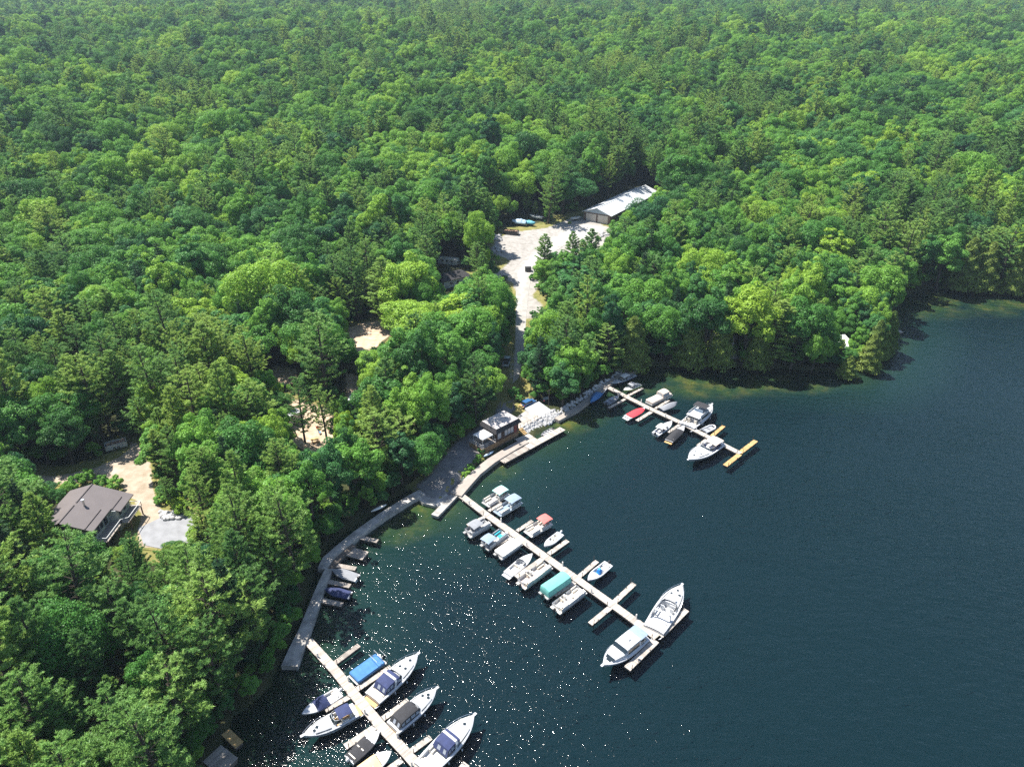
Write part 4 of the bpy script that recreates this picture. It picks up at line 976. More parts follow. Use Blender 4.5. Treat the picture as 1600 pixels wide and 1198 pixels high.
def cruiser(label, stern, bow, canvas=None, canspan=(.16,.46), canvasm='navy', platform='white', hatches=((.78,0),(.68,.3),(.68,-.3)), stripe='navy', arch=True, side_window=True, half=None, cockpit=(.10,.50), beamr=.36, seats='cream', zoff=.9, fend=(.3,.55), cockfloor='offwhite', name='cabin_cruiser', enclosed=True):
    loc, rz, L_ = place(stern, bow, zoff); plat = .085*L_
    L_ = L_-plat*.5; B = L_*beamr; fs, fb = 1.0, 1.45
    r = thing(name, label, 'boat', loc, rz)
    hu, _ = hull(L_, B, fs, fb, 3.0, .36, .80, .5); hu.build('hull', M['white'], r, True)
    deck(L_, B, fs, fb, cockpit[0], cockpit[1], .42, .22, .34, 3.0, .36, .34).build('deck', M['white'], r, True)
    x_ = lambda t: -L_/2+L_*t
    # stripe: a narrow band along each topside
    for s in (-1, 1):
        a = []; c = []
        for t in np.linspace(.02, .93, 14):
            h = hb(t, B, 3.0, .36)*1.012+.012; zs = fs+(fb-fs)*t*t; a.append((x_(t), s*h, zs-.115)); c.append((x_(t)-.004, s*(h-.012), zs-.225))
        MB().loft([a, c]).build('hull_stripe', M[stripe], r)
    m = MB(); m.loft([[(x_(0)+.02, y, z), (x_(0)-plat*.75, y*.97, z), (x_(0)-plat, y*.8, z)] for y, z in ((B*.43,.34),(B*.43,.44),(-B*.43,.44),(-B*.43,.34))], True, True, True); m.build('swim_platform', M['white'], r)
    if platform != 'white': MB().box(x_(0)-plat*.46, 0, .452, plat*.78, B*.72, .022).build('platform_decking', M[platform], r)
    c0, c1 = cockpit
    windshield(r, L_, B, c1-.10, c1+.06, 1.38, .58, .5, width=.74)
    m = MB(); seat(m, x_(c0)+.42, 0, .42, .7, B*.62, '-x', .42, .42); seat(m, x_((c0+c1)/2), B*.28, .42, L_*.13, .62, '+y', .42, .4); m.build('bench_seat', M[seats], r)
    m = MB()
    for s in (-1, 1): seat(m, x_(c1)-.95, s*B*.2, .42, .62, .68, '-x', .6, .62)
    m.build('helm_seat', M[seats], r)
    c = MB(); c.box(x_(c1)-.22, -B*.2, .95, .42, B*.36, 1.05, 0, 0, .85, .5); co = c.build('helm_console', M['white'], r)
    if cockfloor: MB().box(x_((c0+c1)/2), 0, .432, L_*(c1-c0)*.9, B*.52, .02).build('cockpit_floor', M[cockfloor], r)
    for t, y in hatches:
        zs = fs+(fb-fs)*t*t; cm = (.22*hb(t, B, 3.0, .36)/(B/2)+.34*(1-max(0, (t-c1)/(1-c1))**1.6)); f = (1-.55*abs(y))
        MB().box(x_(t), y*B*.5, zs+cm*f+.02, .42, .42, .07, .785 if y == 0 else 0).build('deck_hatch', M['glass'], r)
    rail(r, L_, B, fs, fb, .56, 1., .5, .07, 3.0, .36)
    pm_ = MB(); pm_.box(L_/2+.05, 0, fb+.02, .7, .42, .07); pm_.box(L_/2+.25, 0, fb-.05, .3, .12, .22); pm_.build('bow_pulpit', M['white'], r)
    if side_window:
        for s in (-1, 1):
            a = []; c = []
            for t in np.linspace(.52, .80, 7):
                h = hb(t, B, 3.0, .36)*.79; zs = fs+(fb-fs)*t*t; k = math.sin(math.pi*(t-.52)/.28)*.5+.5; cm = .22*hb(t, B, 3.0, .36)/(B/2)+.34*(1-max(0, (t-c1)/(1-c1))**1.6)
                a.append((x_(t), s*h, zs+.12*k+.06+cm*.2)); c.append((x_(t), s*(h+.10), zs+.05+cm*.14))
            MB().loft([a, c]).build('cabin_window', M['glass'], r)
    if arch:
        m = MB(); xa = x_(canspan[0]+.62*(canspan[1]-canspan[0]) if canvas else c0+.1); hw = B*.42
        m.loft([[(xa-.45+dx, hw, 1.05), (xa-.1+dx, hw*.95, 1.95), (xa+dx, hw*.78, 2.32), (xa+dx, -hw*.78, 2.32), (xa-.1+dx, -hw*.95, 1.95), (xa-.45+dx, -hw, 1.05)] for dx in (0, .42)])
        m.loft([[(xa-.45+dx, hw-.08, 1.05), (xa-.1+dx, hw*.95-.08, 1.9), (xa+dx, hw*.78-.05, 2.24), (xa+dx, -hw*.78+.05, 2.24), (xa-.1+dx, -hw*.95+.08, 1.9), (xa-.45+dx, -hw+.08, 1.05)] for dx in (.42, 0)])
        m.build('radar_arch', M['white'], r)
    if canvas:
        a, b_ = x_(canspan[0]), x_(canspan[1]); zt = 2.30; hw = B*.345
        rings = [[(x, hw*math.sin(q)/math.sin(1.2), zt-dz-.16*(1-math.cos(q))*1.5) for q in np.linspace(-1.2, 1.2, 7)] for x, dz in ((a,.16),(a+.2*(b_-a),.03),(a+.5*(b_-a),0),(a+.8*(b_-a),.02),(b_,.14))]
        top = MB().loft(rings).loft([[(q[0], q[1], q[2]-.03) for q in rg_][::-1] for rg_ in rings]); co = top.build('canvas_top', M[canvasm], r, True)
        if enclosed:
            sd_ = MB(); win = MB()
            for s in (-1, 1):
                up = [(q[0][0], s*abs(q[0][1])*.99, q[0][2]-.02) for q in rings]; dn = [(q[0]-.12*(1 if i == 0 else 0), s*(hw+.1), 1.12) for i, q in enumerate(up)]
                sd_.loft([up, dn])
                for i in range(0, 4):
                    A, Bq = Vector(up[i]).lerp(Vector(dn[i]), .22), Vector(up[i+1]).lerp(Vector(dn[i+1]), .22); D, E_ = Vector(up[i]).lerp(Vector(dn[i]), .82), Vector(up[i+1]).lerp(Vector(dn[i+1]), .82)
                    o_ = Vector((0, s*.015, 0)); win.add([A.lerp(Bq, .12)+o_, A.lerp(Bq, .88)+o_, D.lerp(E_, .88)+o_, D.lerp(E_, .12)+o_], [(0,1,2,3)])
            rear_up = [(q[0], q[1], q[2]-.02) for q in rings[0]]; rear_dn = [(q[0]-.55, q[1]*1.08, 1.10) for q in rings[0]]
            sd_.loft([rear_up, rear_dn])
            ru = [Vector(q) for q in rear_up]; rd = [Vector(q) for q in rear_dn]
            for i, j in ((1,2),(3,4)):
                win.add([ru[i].lerp(rd[i], .2)+Vector((-.02,0,0)), ru[j].lerp(rd[j], .2)+Vector((-.02,0,0)), ru[j].lerp(rd[j], .8)+Vector((-.02,0,0)), ru[i].lerp(rd[i], .8)+Vector((-.02,0,0))], [(0,1,2,3)])
            so_ = sd_.build('side_curtain', M[canvasm], r); win.build('curtain_window', M['clearvinyl'], so_)
        else:
            fr = MB()
            for x in (a+.1, b_-.1):
                for s in (-1, 1): fr.tube([((a+b_)/2, s*(hw+.15), 1.1), (x, s*hw*.98, zt-.35)], .022, 5)
            fr.build('top_frame', M['steel'], co)
    if fend: fenders(r, L_, B, fend, -1)
    return r, L_, B, x_
def skiff(label, stern, bow, hullm='white', inner='offwhite', thwarts=3, engine=None, beamr=.36, name='rowing_boat', minL=3.2, thm='dockgrey', z=.25, fs=.42, fb=.6, flip=False):
    a, b = P(*stern, z), P(*bow, z); d = b-a; L_ = max(d.length, minL); B = L_*beamr; c = (a+b)/2
    r = thing(name, label, 'boat', (c.x, c.y, 0), math.atan2(d.y, d.x))
    hu, _ = hull(L_, B, fs, fb, 2.2, .45, .85, .15); hu.build('hull', M[hullm], r, True)
    deck(L_, B, fs, fb, .02, .93, .06, .05, .10, 2.2, .45).build('inner_hull', M[inner], r)
    for i in range(thwarts):
        t = .15+.62*i/max(1, thwarts-1); h = hb(t, B, 2.2, .45)-.08; MB().box(-L_/2+L_*t, 0, fs*.78, .26, h*2, .05).build('thwart', M[thm], r)
    if engine: outboard(r, -L_/2-.12, 0, .4, engine, .75)
    return r
def inflatable(label, stern, bow, loc=None, rz=0, L_=None, z=0.):
    if loc is None: loc, rz, L_ = place(stern, bow, .3)
    r = thing('inflatable_dinghy', label, 'boat', (loc[0], loc[1], z), rz); B = L_*.5; q = .21
    pts = [(-L_/2, B/2-q, .25), (0, B/2-q, .25), (L_*.28, B/2-q-.05, .28), (L_*.43, B*.2, .34), (L_/2-q, 0, .38), (L_*.43, -B*.2, .34), (L_*.28, -B/2+q+.05, .28), (0, -B/2+q, .25), (-L_/2, -B/2+q, .25)]
    MB().tube(pts, [q*.55]+[q]*7+[q*.55], 9).build('tube', M['white'], r, True)
    m = MB(); m.box(-.05, 0, .14, L_*.72, B-2*q, .05); m.box(-L_*.4, 0, .3, .05, B-2*q, .36); m.build('floor', M['greyplastic'], r); MB().box(-.1, 0, .36, .22, B-2*q+.1, .05).build('seat', M['grey'], r)
    return r

# --- middle dock
pontoon('pontoon boat with pale mint bimini, first on the right of the middle dock', (791,769),(758,789), 'paleteal', (.06,.5), 'grey_deck', 'cream', engine=None)
pontoon('pontoon boat with blue-grey bimini beside the mint-topped one', (811,782),(776,803), 'bluegrey', (.05,.5), 'bluegrey', 'cream', fence='white')
pontoon('pontoon boat with dark grey bimini nearest shore left of the middle dock', (729,836),(763,816), 'grey', (.18,.62), 'grey_deck', 'greyplastic')
pontoon('pontoon boat with grey bimini and turquoise bow cushions', (756,856),(789,832), 'bluegrey', (.02,.42), 'grey_deck', 'greyplastic', cushion='turq', style='lounge')
pontoon('boat under a tight white mooring cover left of the middle dock', (777,870),(810,847), cover=('offwhite','full',1.35))
runabout('white bowrider with pointed bow and wraparound windshield beside beige pontoon', (793,897),(832,866), rails=False, platform='white')
pontoon('open beige pontoon boat without top on the left of the middle dock', (813,916),(857,883), None, floor='taupe', seats='beige')
pontoon('pontoon boat fully enclosed under a tall teal canvas cover', (848,931),(887,904), cover=('teal','full',2.25))
pontoon('open cream pontoon boat beside the teal covered one', (867,954),(910,921), None, floor='cream', seats='cream', style='table')
pontoon('pontoon boat with faded red bimini right of the middle dock', (858,815),(824,835), 'coral', (.02,.42), 'cream', 'cream')
runabout('small white runabout with outboard motor beside a finger of the middle dock', (876,833),(850,855), engine='engine_white', wind=False, beam_=2.0)
cc = runabout('white open skiff with bright blue covered console', (951,880),(918,908), engine='engine', wind=False, seats='white', beam_=2.35)
bc = MB(); bc.box(-.3, 0, .75, 1.1, .9, 1.1, 0, 0, .55); bc.box(.5, 0, .45, .5, .7, .5, 0, 0, .7); bc.build('console_cover', M['brightblue'], cc)
r, L_, B, x_ = cruiser('large white express cruiser with open cockpit at the outer end of the middle dock', (1020,985),(1066,915), None, canspan=(.2,.4), hatches=((.84,0),(.74,.34),(.76,-.34),(.62,.0)), stripe='white', cockpit=(.16,.54), seats='white', beamr=.34)
MB().box(x_(.60), 0, 1.95, .7, B*.4, .04).build('foredeck_cushion', M['offwhite'], r)
# trawler with hardtop
r, L_, B, x_ = cruiser('white hardtop motor yacht with dark windscreen at the end of the middle dock', (1005,989),(940,1043), None, stripe='bluegrey', arch=False, hatches=((.86,.12),(.86,-.12)), cockpit=(.05,.22), side_window=False, beamr=.37, fend=(.35,.6), name='motor_yacht')
m = MB(); m.loft([[(x_(t), s*y, z) for s, y, z in ((1,B*.41,1.15),(1,B*.36,zt-.08),(1,B*.28,zt),(-1,B*.28,zt),(-1,B*.36,zt-.08),(-1,B*.41,1.15))] for t, zt in ((.22,2.55),(.40,2.6),(.56,2.55))], False, True, True); cab = m.build('cabin', M['white'], r, True)
m = MB(); m.loft([[(x_(.56)+.01, y*B, 2.5) for y in (.34,.17,0,-.17,-.34)], [(x_(.615), y*B, 1.98) for y in (.35,.18,0,-.18,-.35)]]); m.build('windscreen', M['glass'], cab)
m = MB(); m.loft([[(x_(t), y*B*k_, z) for y, z in ((.5,1.3),(.48,zt-.1),(.36,zt),(-.36,zt),(-.48,zt-.1),(-.5,1.3))] for t, k_, zt in ((.555,.74,2.0),(.64,.72,1.98),(.77,.56,1.9),(.80,.52,1.85))], False, True, True); m.build('trunk_cabin', M['white'], r)
for s in (-1, 1):
    m = MB(); m.add([(x_(.26), s*(B*.40+.012), 1.35), (x_(.54), s*(B*.40+.012), 1.35), (x_(.54), s*(B*.372+.02), 2.2), (x_(.26), s*(B*.372+.02), 2.2)], [(0,1,2,3)]); m.build('side_window', M['glass'], cab)
m = MB(); m.loft([[(x_(.803), y*B*.52, 1.84) for y in (.42,.2,0,-.2,-.42)], [(x_(.845), y*B*.5, 1.56) for y in (.42,.2,0,-.2,-.42)]]); m.build('forward_window', M['glass'], r)
bimini(r, x_(.03), x_(.24), B*.8, 2.45, 1.1, M['bluegrey'], .1, .06)
m = MB(); m.tube([(x_(.5), B*.25, 2.5), (x_(.48), B*.25, 4.0)], .035, 6); mo = m.build('mast', M['white'], r); MB().ball((x_(.48), B*.25, 4.1), .26).build('antenna_dome', M['white'], mo, True)
q = P(1001,991,.9); inflatable('white inflatable dinghy carried across the stern of the hardtop yacht', None, None, (q.x, q.y), math.atan2((P(985,984,.6)-P(1009,998,.6)).y, (P(985,984,.6)-P(1009,998,.6)).x)+math.pi, 3.0, .25)
# --- far dock
runabout('dark navy runabout with white top moored in shade by the far shore', (991,585),(954,601), 'darkhull', 'offwhite', (.28,.55), seats='grey')
runabout('lime and white wake boat with grey bimini by the far dock', (999,600),(974,611), 'lime', 'grey', (.30,.62), seats='cream', beam_=2.3)
runabout('large boat under a royal blue cover by the rocky bank', (943,605),(922,630), 'hullblue', cover='blue', covspan=(.35,.98), coverh=.8, beam_=2.6)
skiff('small grey aluminium fishing boat with outboard beside the far dock', (947,631),(967,619), 'alu', 'grey', 3, 'engine', .40, 'fishing_boat', 4.2, 'grey')
runabout('white bowrider under a bright red cover beside the far dock', (979,652),(1008,638), cover='red', covspan=(.14,.90), coverh=.35, platform='white')
pb = pontoon('boat enclosed in taupe camper canvas beside the far dock', (1046,615),(1013,631), 'taupe', (.02,.02), cover=('taupe','full',1.5), engine='engine')
rr_ = [c for c in pb.children if c.name.startswith('canvas_top')]
for c in rr_:
    for g_ in list(c.children): bpy.data.objects.remove(g_)
    bpy.data.objects.remove(c)
m = MB(); m.loft([[(x, y, z) for y, z in ((1.22,1.3),(1.15,2.35),(.7,2.55),(0,2.62),(-.7,2.55),(-1.15,2.35),(-1.22,1.3))] for x in (-2.9,-2.7,-.4,-.2)], False, True, True); ce = m.build('camper_enclosure', M['taupe'], pb, True)
m = MB()
for s in (-1, 1): m.add([(-2.5, s*1.235, 1.5), (-.6, s*1.235, 1.5), (-.6, s*1.19, 2.2), (-2.5, s*1.19, 2.2)], [(0,1,2,3)])
m.add([(-.185, -.9, 1.6), (-.185, .9, 1.6), (-.185, .85, 2.25), (-.185, -.85, 2.25)], [(0,1,2,3)]); m.build('enclosure_window', M['clearvinyl'], ce)
runabout('boat under a grey peaked storage cover beside the taupe enclosed boat', (1033,639),(1058,630), 'darkhull', cover='grey', covspan=(.02,.99), coverh=.75)
r, L_, B, x_ = cruiser('white flybridge cruiser with dark bimini at the far dock', (1072,666),(1113,633), None, stripe='bluegrey', arch=False, hatches=((.84,0),), cockpit=(.06,.28), side_window=True, beamr=.35, name='flybridge_cruiser', fend=(.3,.6))
m = MB(); m.loft([[(x_(t), y, z) for y, z in ((B*.42,1.2),(B*.38,2.3),(B*.3,2.42),(-B*.3,2.42),(-B*.38,2.3),(-B*.42,1.2))] for t in (.28,.45,.60)], False, True, True); cab = m.build('cabin', M['white'], r)
m = MB()
for s in (-1, 1): m.add([(x_(.31), s*(B*.41+.015), 1.5), (x_(.58), s*(B*.41+.015), 1.5), (x_(.58), s*(B*.39+.015), 2.15), (x_(.31), s*(B*.39+.015), 2.15)], [(0,1,2,3)])
m.loft([[(x_(.60)+.01, y*B, 2.3) for y in (.37,0,-.37)], [(x_(.70), y*B, 1.62) for y in (.36,0,-.36)]]); m.add([(x_(.28)-.012, -B*.3, 1.3), (x_(.28)-.012, B*.3, 1.3), (x_(.28)-.012, B*.3, 2.15), (x_(.28)-.012, -B*.3, 2.15)], [(0,1,2,3)]); m.build('window', M['glass'], cab)
m = MB(); m.box(x_(.40), 0, 2.46, L_*.40, B*.78, .07); 
for s in (-1, 1): m.box(x_(.43), s*B*.37, 2.72, L_*.32, .06, .45)
m.box(x_(.585), 0, 2.74, .07, B*.74, .5); fb_ = m.build('flybridge', M['white'], r); m = MB(); seat(m, x_(.44), 0, 2.5, .5, B*.5, '-x'); m.build('flybridge_seat', M['bluegrey'], fb_)
bimini(r, x_(.44), x_(.62), B*.8, 4.15, 2.9, M['black'], .12, .08)
runabout('white runabout with white top left of the far dock', (1024,678),(1050,659), 'white', 'offwhite', (.18,.50), seats='navy', engine='engine', wind=True)
runabout('boat under a black canvas cover with wooden swim platform at the far dock', (1045,689),(1069,666), 'darkhull', cover='black', covspan=(.02,.72), coverh=.75, platform='teak')
inflatable('small white inflatable dinghy floating by the far dock', (1098,674),(1117,665))
r, L_, B, x_ = cruiser('white express cruiser with beige soft top near the end of the far dock', (1124,689),(1074,721), True, (.02,.30), 'taupe', hatches=((.82,0),(.68,.32),(.70,-.32)), stripe='navy', cockpit=(.08,.44), arch=False, seats='navy', enclosed=False)
# --- near dock
pb = pontoon('pontoon boat under a bright blue cover with its bimini frame folded up', (598,1029),(551,1063), cover=('blue','full',1.3), engine='engine')
m = MB(); m.tube([(-1.9,-1.2,1.25),(-2.3,-1.15,2.4),(-2.3,1.15,2.4),(-1.9,1.2,1.25)], .035, 5).tube([(-1.9,-1.2,1.25),(-1.2,-1.15,2.3),(-1.2,1.15,2.3),(-1.9,1.2,1.25)], .035, 5).tube([(-3.2,-1.2,.9),(-3.3,-1.,1.8),(-3.3,1.,1.8),(-3.2,1.2,.9)], .03, 5); m.build('bimini_frame', M['white'], pb)
cruiser('white express cruiser with navy canvas and teak swim platform at the near dock', (580,1092),(655,1023), True, (.20,.47), 'navy', 'teak', hatches=((.82,0),(.64,.25),(.66,-.3)), stripe='white')
cruiser('white cruiser under black canvas with teak swim platform at the near dock', (612,1138),(684,1077), True, (.10,.48), 'black', 'teak', hatches=((.80,.0),(.76,-.25),(.72,.3)), stripe='navy', arch=False)
cruiser('largest white express cruiser with navy canvas at the bottom edge', (658,1204),(743,1118), True, (.36,.58), 'navy', 'white', hatches=((.80,0),), stripe='white', cockpit=(.08,.54), arch=True, enclosed=True)
runabout('white cuddy boat with navy bow cover and outboard left of the near dock', (531,1080),(472,1117), cover='navy', covspan=(.34,.66), coverh=1.0, engine='engine_white', beam_=2.5)
cruiser('white cabin cruiser with blue-striped side and navy bimini left of the near dock', (558,1107),(472,1153), True, (.10,.36), 'navy', 'teak', hatches=((.74,.0),(.80,.2)), stripe='navy', arch=False, enclosed=False, cockpit=(.06,.44), cockfloor='teak')
runabout('aluminium boat under a dark grey cover left of the near dock', (545,1187),(594,1142), 'alu', cover='black', covspan=(.02,.66), coverh=.22, engine='engine_white', beam_=2.4)
runabout('white runabout with tan cockpit cover at the bottom of the near dock', (562,1207),(612,1175), 'white', cover='tan', covspan=(.03,.58), coverh=.4, beam_=2.5)
# --- along the shore
runabout('covered white boat with grey tarp in shade by the shore walkway', (559,903),(519,891), 'white', cover='grey', covspan=(.05,.95), coverh=.4, engine='engine')
runabout('dark navy covered boat in shade by the shore walkway', (548,930),(507,921), 'darkhull', cover='navy', covspan=(.05,.95), coverh=.4, engine='engine')
skiff('white rowing boat with dark benches behind the swim dock', (864,670),(845,681), 'white', 'grey_deck', 4, 'engine', .36, 'rowing_boat', 3.4, 'white', .4)
skiff('small pale blue rowing boat in the dark gap by the swim dock', (809,700),(800,707), 'bluegrey', 'offwhite', 2, None, .42, 'rowing_boat', 2.4, 'white', .4)
def kayak(label, a, b, m, z, name='kayak', up=0.):
    A, Bq = P(*a, z), P(*b, z); d = Bq-A; L_ = d.length; c = (A+Bq)/2; r = thing(name, label, 'kayak' if name == 'kayak' else 'canoe', (c.x, c.y, z), math.atan2(d.y, d.x))
    rings = []
    for t in np.linspace(0, 1, 9):
        h = .40*max(math.sin(math.pi*t), .03)**.6; rings.append([(-L_/2+L_*t, h*math.cos(a_), .16+(.30 if math.sin(a_) > 0 else .16)*math.sin(a_)*max(math.sin(math.pi*t), .1)**.4) for a_ in np.linspace(0, 6.283, 9)[:-1]])
    MB().loft(rings, True, True, True).build('hull', M[m], r, True)
    if name == 'kayak': MB().box(-.1, 0, .43, .8, .42, .05).build('cockpit_opening', M['rubber'], r)
    else: MB().box(0, 0, .47, L_*.8, .04, .03).build('keel_strip', M['alu'], r)
    return r
kayak('pale blue kayak lying on the boardwalk below the shop deck', (756,714),(771,706), 'tarp', .93)
kayak('upturned white canoe on the bank beside the walkway', (580,800),(604,789), 'offwhite', 1.1, 'canoe')

# ------------------------------------------------------------------ buildings
def frame(root_loc, rz):
    return Matrix.Translation(Vector(root_loc)) @ Matrix.Rotation(rz, 4, 'Z')
def wall_windows(root, items, x, axis, m='glass', trim='white'):
    """items: (centre along wall, centre z, width, height); wall plane at coordinate x on axis ('x+','x-','y+','y-')"""
    s = 1 if axis[1] == '+' else -1
    for c, z, w_, h in items:
        f = MB(); g = MB()
        if axis[0] == 'x':
            f.box(x+s*.03, c, z, .08, w_+.16, h+.16); o = f.build('window_frame', M[trim], root); g.box(x+s*.06, c, z, .05, w_, h); g.build('pane', M[m], o)
        else:
            f.box(c, x+s*.03, z, w_+.16, .08, h+.16); o = f.build('window_frame', M[trim], root); g.box(c, x+s*.06, z, w_, .05, h); g.build('pane', M[m], o)
# --- big metal shed
FL, FR = G(912,344), G(953,352); wv = FR-FL; wid = Vector((wv.x, wv.y)).length; rz = math.atan2(wv.y, wv.x); z0 = min(FL.z, FR.z)
Ls = 53.; sh = thing('storage_shed', 'long pale metal-roofed storage shed with two garage doors at the gravel yard', 'shed', (FL.x, FL.y, z0), rz)
W_, e, rd = wid, 4.6, 7.0
m = MB(); m.prism([(0,0),(W_,0),(W_,Ls),(0,Ls)], -.8, e); m.build('wall', M['brownpost'], sh)
for yy, s in ((0,-1),(Ls,1)):
    m = MB(); m.add([(-.02, yy+s*.02, e-.15), (W_+.02, yy+s*.02, e-.15), (W_+.02, yy+s*.02, e), (W_/2, yy+s*.02, rd-.1), (-.02, yy+s*.02, e)], [(0,1,2,3,4)]); m.build('gable', M['blue_gable'], sh)
ov = .9
ro = thing('roof', None, None); ro.parent = sh
for s in (-1, 1):
    m = MB(); xe = W_/2+s*(W_/2+ov); ze = e-(rd-e)*ov/(W_/2); a = [(W_/2, -ov, rd+.12), (xe, -ov, ze+.12), (xe, Ls+ov, ze+.12), (W_/2, Ls+ov, rd+.12)]
    m.add(a+[(q[0], q[1], q[2]-.14) for q in a], [(0,1,2,3),(7,6,5,4),(0,4,5,1),(1,5,6,2),(2,6,7,3)]); m.build('roof_slope', M['roof_metal'], ro)
m = MB()
for s in (-1, 1):
    for i in range(1, 24):
        y = -ov+(Ls+2*ov)*i/24; xe = W_/2+s*(W_/2+ov); ze = e-(rd-e)*ov/(W_/2); m.tube([(W_/2+s*.1, y, rd+.12), (xe, y, ze+.14)], .03, 3)
tag(m.build('roof_seam', M['roof_metal'], ro), kind='stuff'); m = MB(); m.box(W_/2, Ls/2, rd+.16, .5, Ls+2*ov, .08); m.build('ridge_cap', M['roof_metal'], ro)
for i, c in enumerate((W_*.28, W_*.72)):
    d_ = MB(); d_.box(c, -.06, 1.95, W_*.38, .08, 3.9); do = d_.build('garage_door', M['garage'], sh)
    for k in range(5): MB().box(c, -.115, .42+k*.77, W_*.37, .03, .70).build('door_panel', M['garage'], do)
m = MB()
for c in (.25, W_*.5, W_-.25): m.box(c, -.08, 2.2, .4, .16, 4.4)
m.build('door_post', M['brownpost'], sh)
m = MB(); m.box(-.06, Ls*.5, 3.3, .1, Ls, 2.2); m.build('side_cladding', M['blue_gable'], sh)
# --- brown shop with flat mansard roof, deck and tent
q0 = P(776,697,.9); q1 = P(803,683,.9); u = math.atan2((q1-q0).y, (q1-q0).x); shp = thing('marina_shop', 'dark brown flat-roofed marina shop with white windows at the waterside', 'shop', (q0.x, q0.y, .9), u)
Lb, Db = 7.6, 5.4
m = MB(); m.box(Lb/2, Db/2, 2.9, Lb, Db, 3.3); m.build('wall', M['brownwall'], shp)
m = MB(); m.box(Lb/2, Db/2, .35, Lb-.1, Db-.1, 1.8); m.build('foundation', M['brownpost'], shp)
lt = MB()
for i in range(18): lt.box(.2+i*(Lb-.4)/17, -.06, .62, .24, .06, 1.25)
lt.build('lattice_skirt', M['lattice'], shp)
rm = MB(); rm.loft([[(-.6,-.6,3.9),(Lb+.6,-.6,3.9),(Lb+.6,Db+.6,3.9),(-.6,Db+.6,3.9)],[(-.1,-.1,4.95),(Lb+.1,-.1,4.95),(Lb+.1,Db+.1,4.95),(-.1,Db+.1,4.95)]], True, True, True); ro = rm.build('roof', M['roof_dark'], shp)
m = MB(); m.box(Lb/2, Db/2, 4.98, Lb+.02, Db+.02, .1); m.build('roof_membrane', M['membrane'], ro)
m = MB(); m.box(2.2, 3., 5.2, .6, .6, .35); m.tube([(5,2.2,5.),(5,2.2,5.6)], .12, 8); m.build('roof_vent', M['greyplastic'], ro)
wall_windows(shp, [(.95,2.75,.9,1.5),(3.2,2.75,.7,1.5),(4.25,2.75,.7,1.5),(5.3,2.75,.7,1.5)], 0, 'y-', 'clearvinyl')
m = MB(); m.box(6.5, -.05, 2.45, .95, .1, 2.1); m.build('door', M['redtrim'], shp)
wall_windows(shp, [(1.2,2.6,.8,1.6),(3.,2.6,1.0,1.9)], 0, 'x-', 'glass', 'beige')
# deck with tent on the near end
dk = thing('raised_deck', 'raised wooden deck with railing on the near end of the shop', 'deck', (q0.x, q0.y, .9), u)
m = MB(); strip(m, (-4.9, 2.4), (-.12, 2.4), 4.9, 1.35, .3); tag(m.build('deck_planks', M['dockgrey'], dk), kind='stuff')
m = MB()
for i in range(12): m.box(-4.8+i*.42, -.06, .55, .3, .06, 1.4)
for i in range(12): m.box(-4.95, .05+i*.42, .55, .06, .3, 1.4)
m.build('lattice_skirt', M['lattice'], dk)
m = MB()
for x, y in ((-4.8,0),(-3.2,0),(-1.6,0),(-.3,0),(-4.8,1.6),(-4.8,3.2),(-4.8,4.8)): m.box(x, y, 1.85, .1, .1, 1.0)
m.box(-2.55, 0, 2.35, 4.6, .1, .08); m.box(-4.8, 2.4, 2.35, .1, 4.9, .08); m.box(-2.55, 0, 1.85, 4.6, .05, .06); m.box(-4.8, 2.4, 1.85, .05, 4.9, .06); m.build('railing', M['greyplastic'], dk)
v = frame((q0.x, q0.y, .9), u) @ Vector((-2.6, 2.1, 1.36)); tt = thing('canopy_tent', 'white canopy tent standing on the shop deck', 'tent', tuple(v), u)
m = MB(); m.loft([[(-1.75,-1.75,2.1),(1.75,-1.75,2.1),(1.75,1.75,2.1),(-1.75,1.75,2.1)],[(-1.75,-1.75,2.35),(1.75,-1.75,2.35),(1.75,1.75,2.35),(-1.75,1.75,2.35)],[(-.9,-.9,2.85),(.9,-.9,2.85),(.9,.9,2.85),(-.9,.9,2.85)],[(-.1,-.1,3.15),(.1,-.1,3.15),(.1,.1,3.15),(-.1,.1,3.15)]], True, False, True); m.build('fabric_roof', M['canopy'], tt)
for x in (-1.7, 1.7):
    for y in (-1.7, 1.7): MB().tube([(x,y,0),(x,y,2.2)], .05, 6).build('leg', M['white'], tt)
# patio by the shop
def slab(name, px, z, th, m, kind='structure'):
    o = MB().prism([tuple(P(a, b, z))[:2] for a, b in px], z-th, z).build(name, m); tag(o, kind=kind); return o
slab('patio_slab', [(802,655),(822,641),(840,651),(812,668)], 1.62, 1.2, M['concrete'])
slab('patio_slab', [(820,638),(842,627),(862,641),(838,654)], 1.75, 1.3, M['concrete_pale'])
A = P(808,668,1.7); Bq = P(842,650,1.7); wd = thing('wood_deck', 'pale wooden deck with railing and steps beside the shop patio', 'deck', (A.x, A.y, 1.7), math.atan2((Bq-A).y, (Bq-A).x)); LL = (Bq-A).length
m = MB(); strip(m, (0,.2), (LL,.2), 2.2, .12, .28); tag(m.build('deck_planks', M['dock'], wd), kind='stuff')
m = MB(); beam(m, (0,.2), (LL,.2), 2.0, -1.6, .04); m.build('frame', M['dockframe'], wd)
m = MB()
for i in range(7): m.box(.4+i*(LL-.5)/6, -.85, .6, .09, .09, 1.0)
m.box(LL/2, -.85, 1.1, LL, .1, .07); m.build('railing', M['dock'], wd)
for i in range(5): MB().box(.2, -1.15-i*.36, -.06-i*.19, 1.5, .36, .09).build('step', M['newwood'], wd)
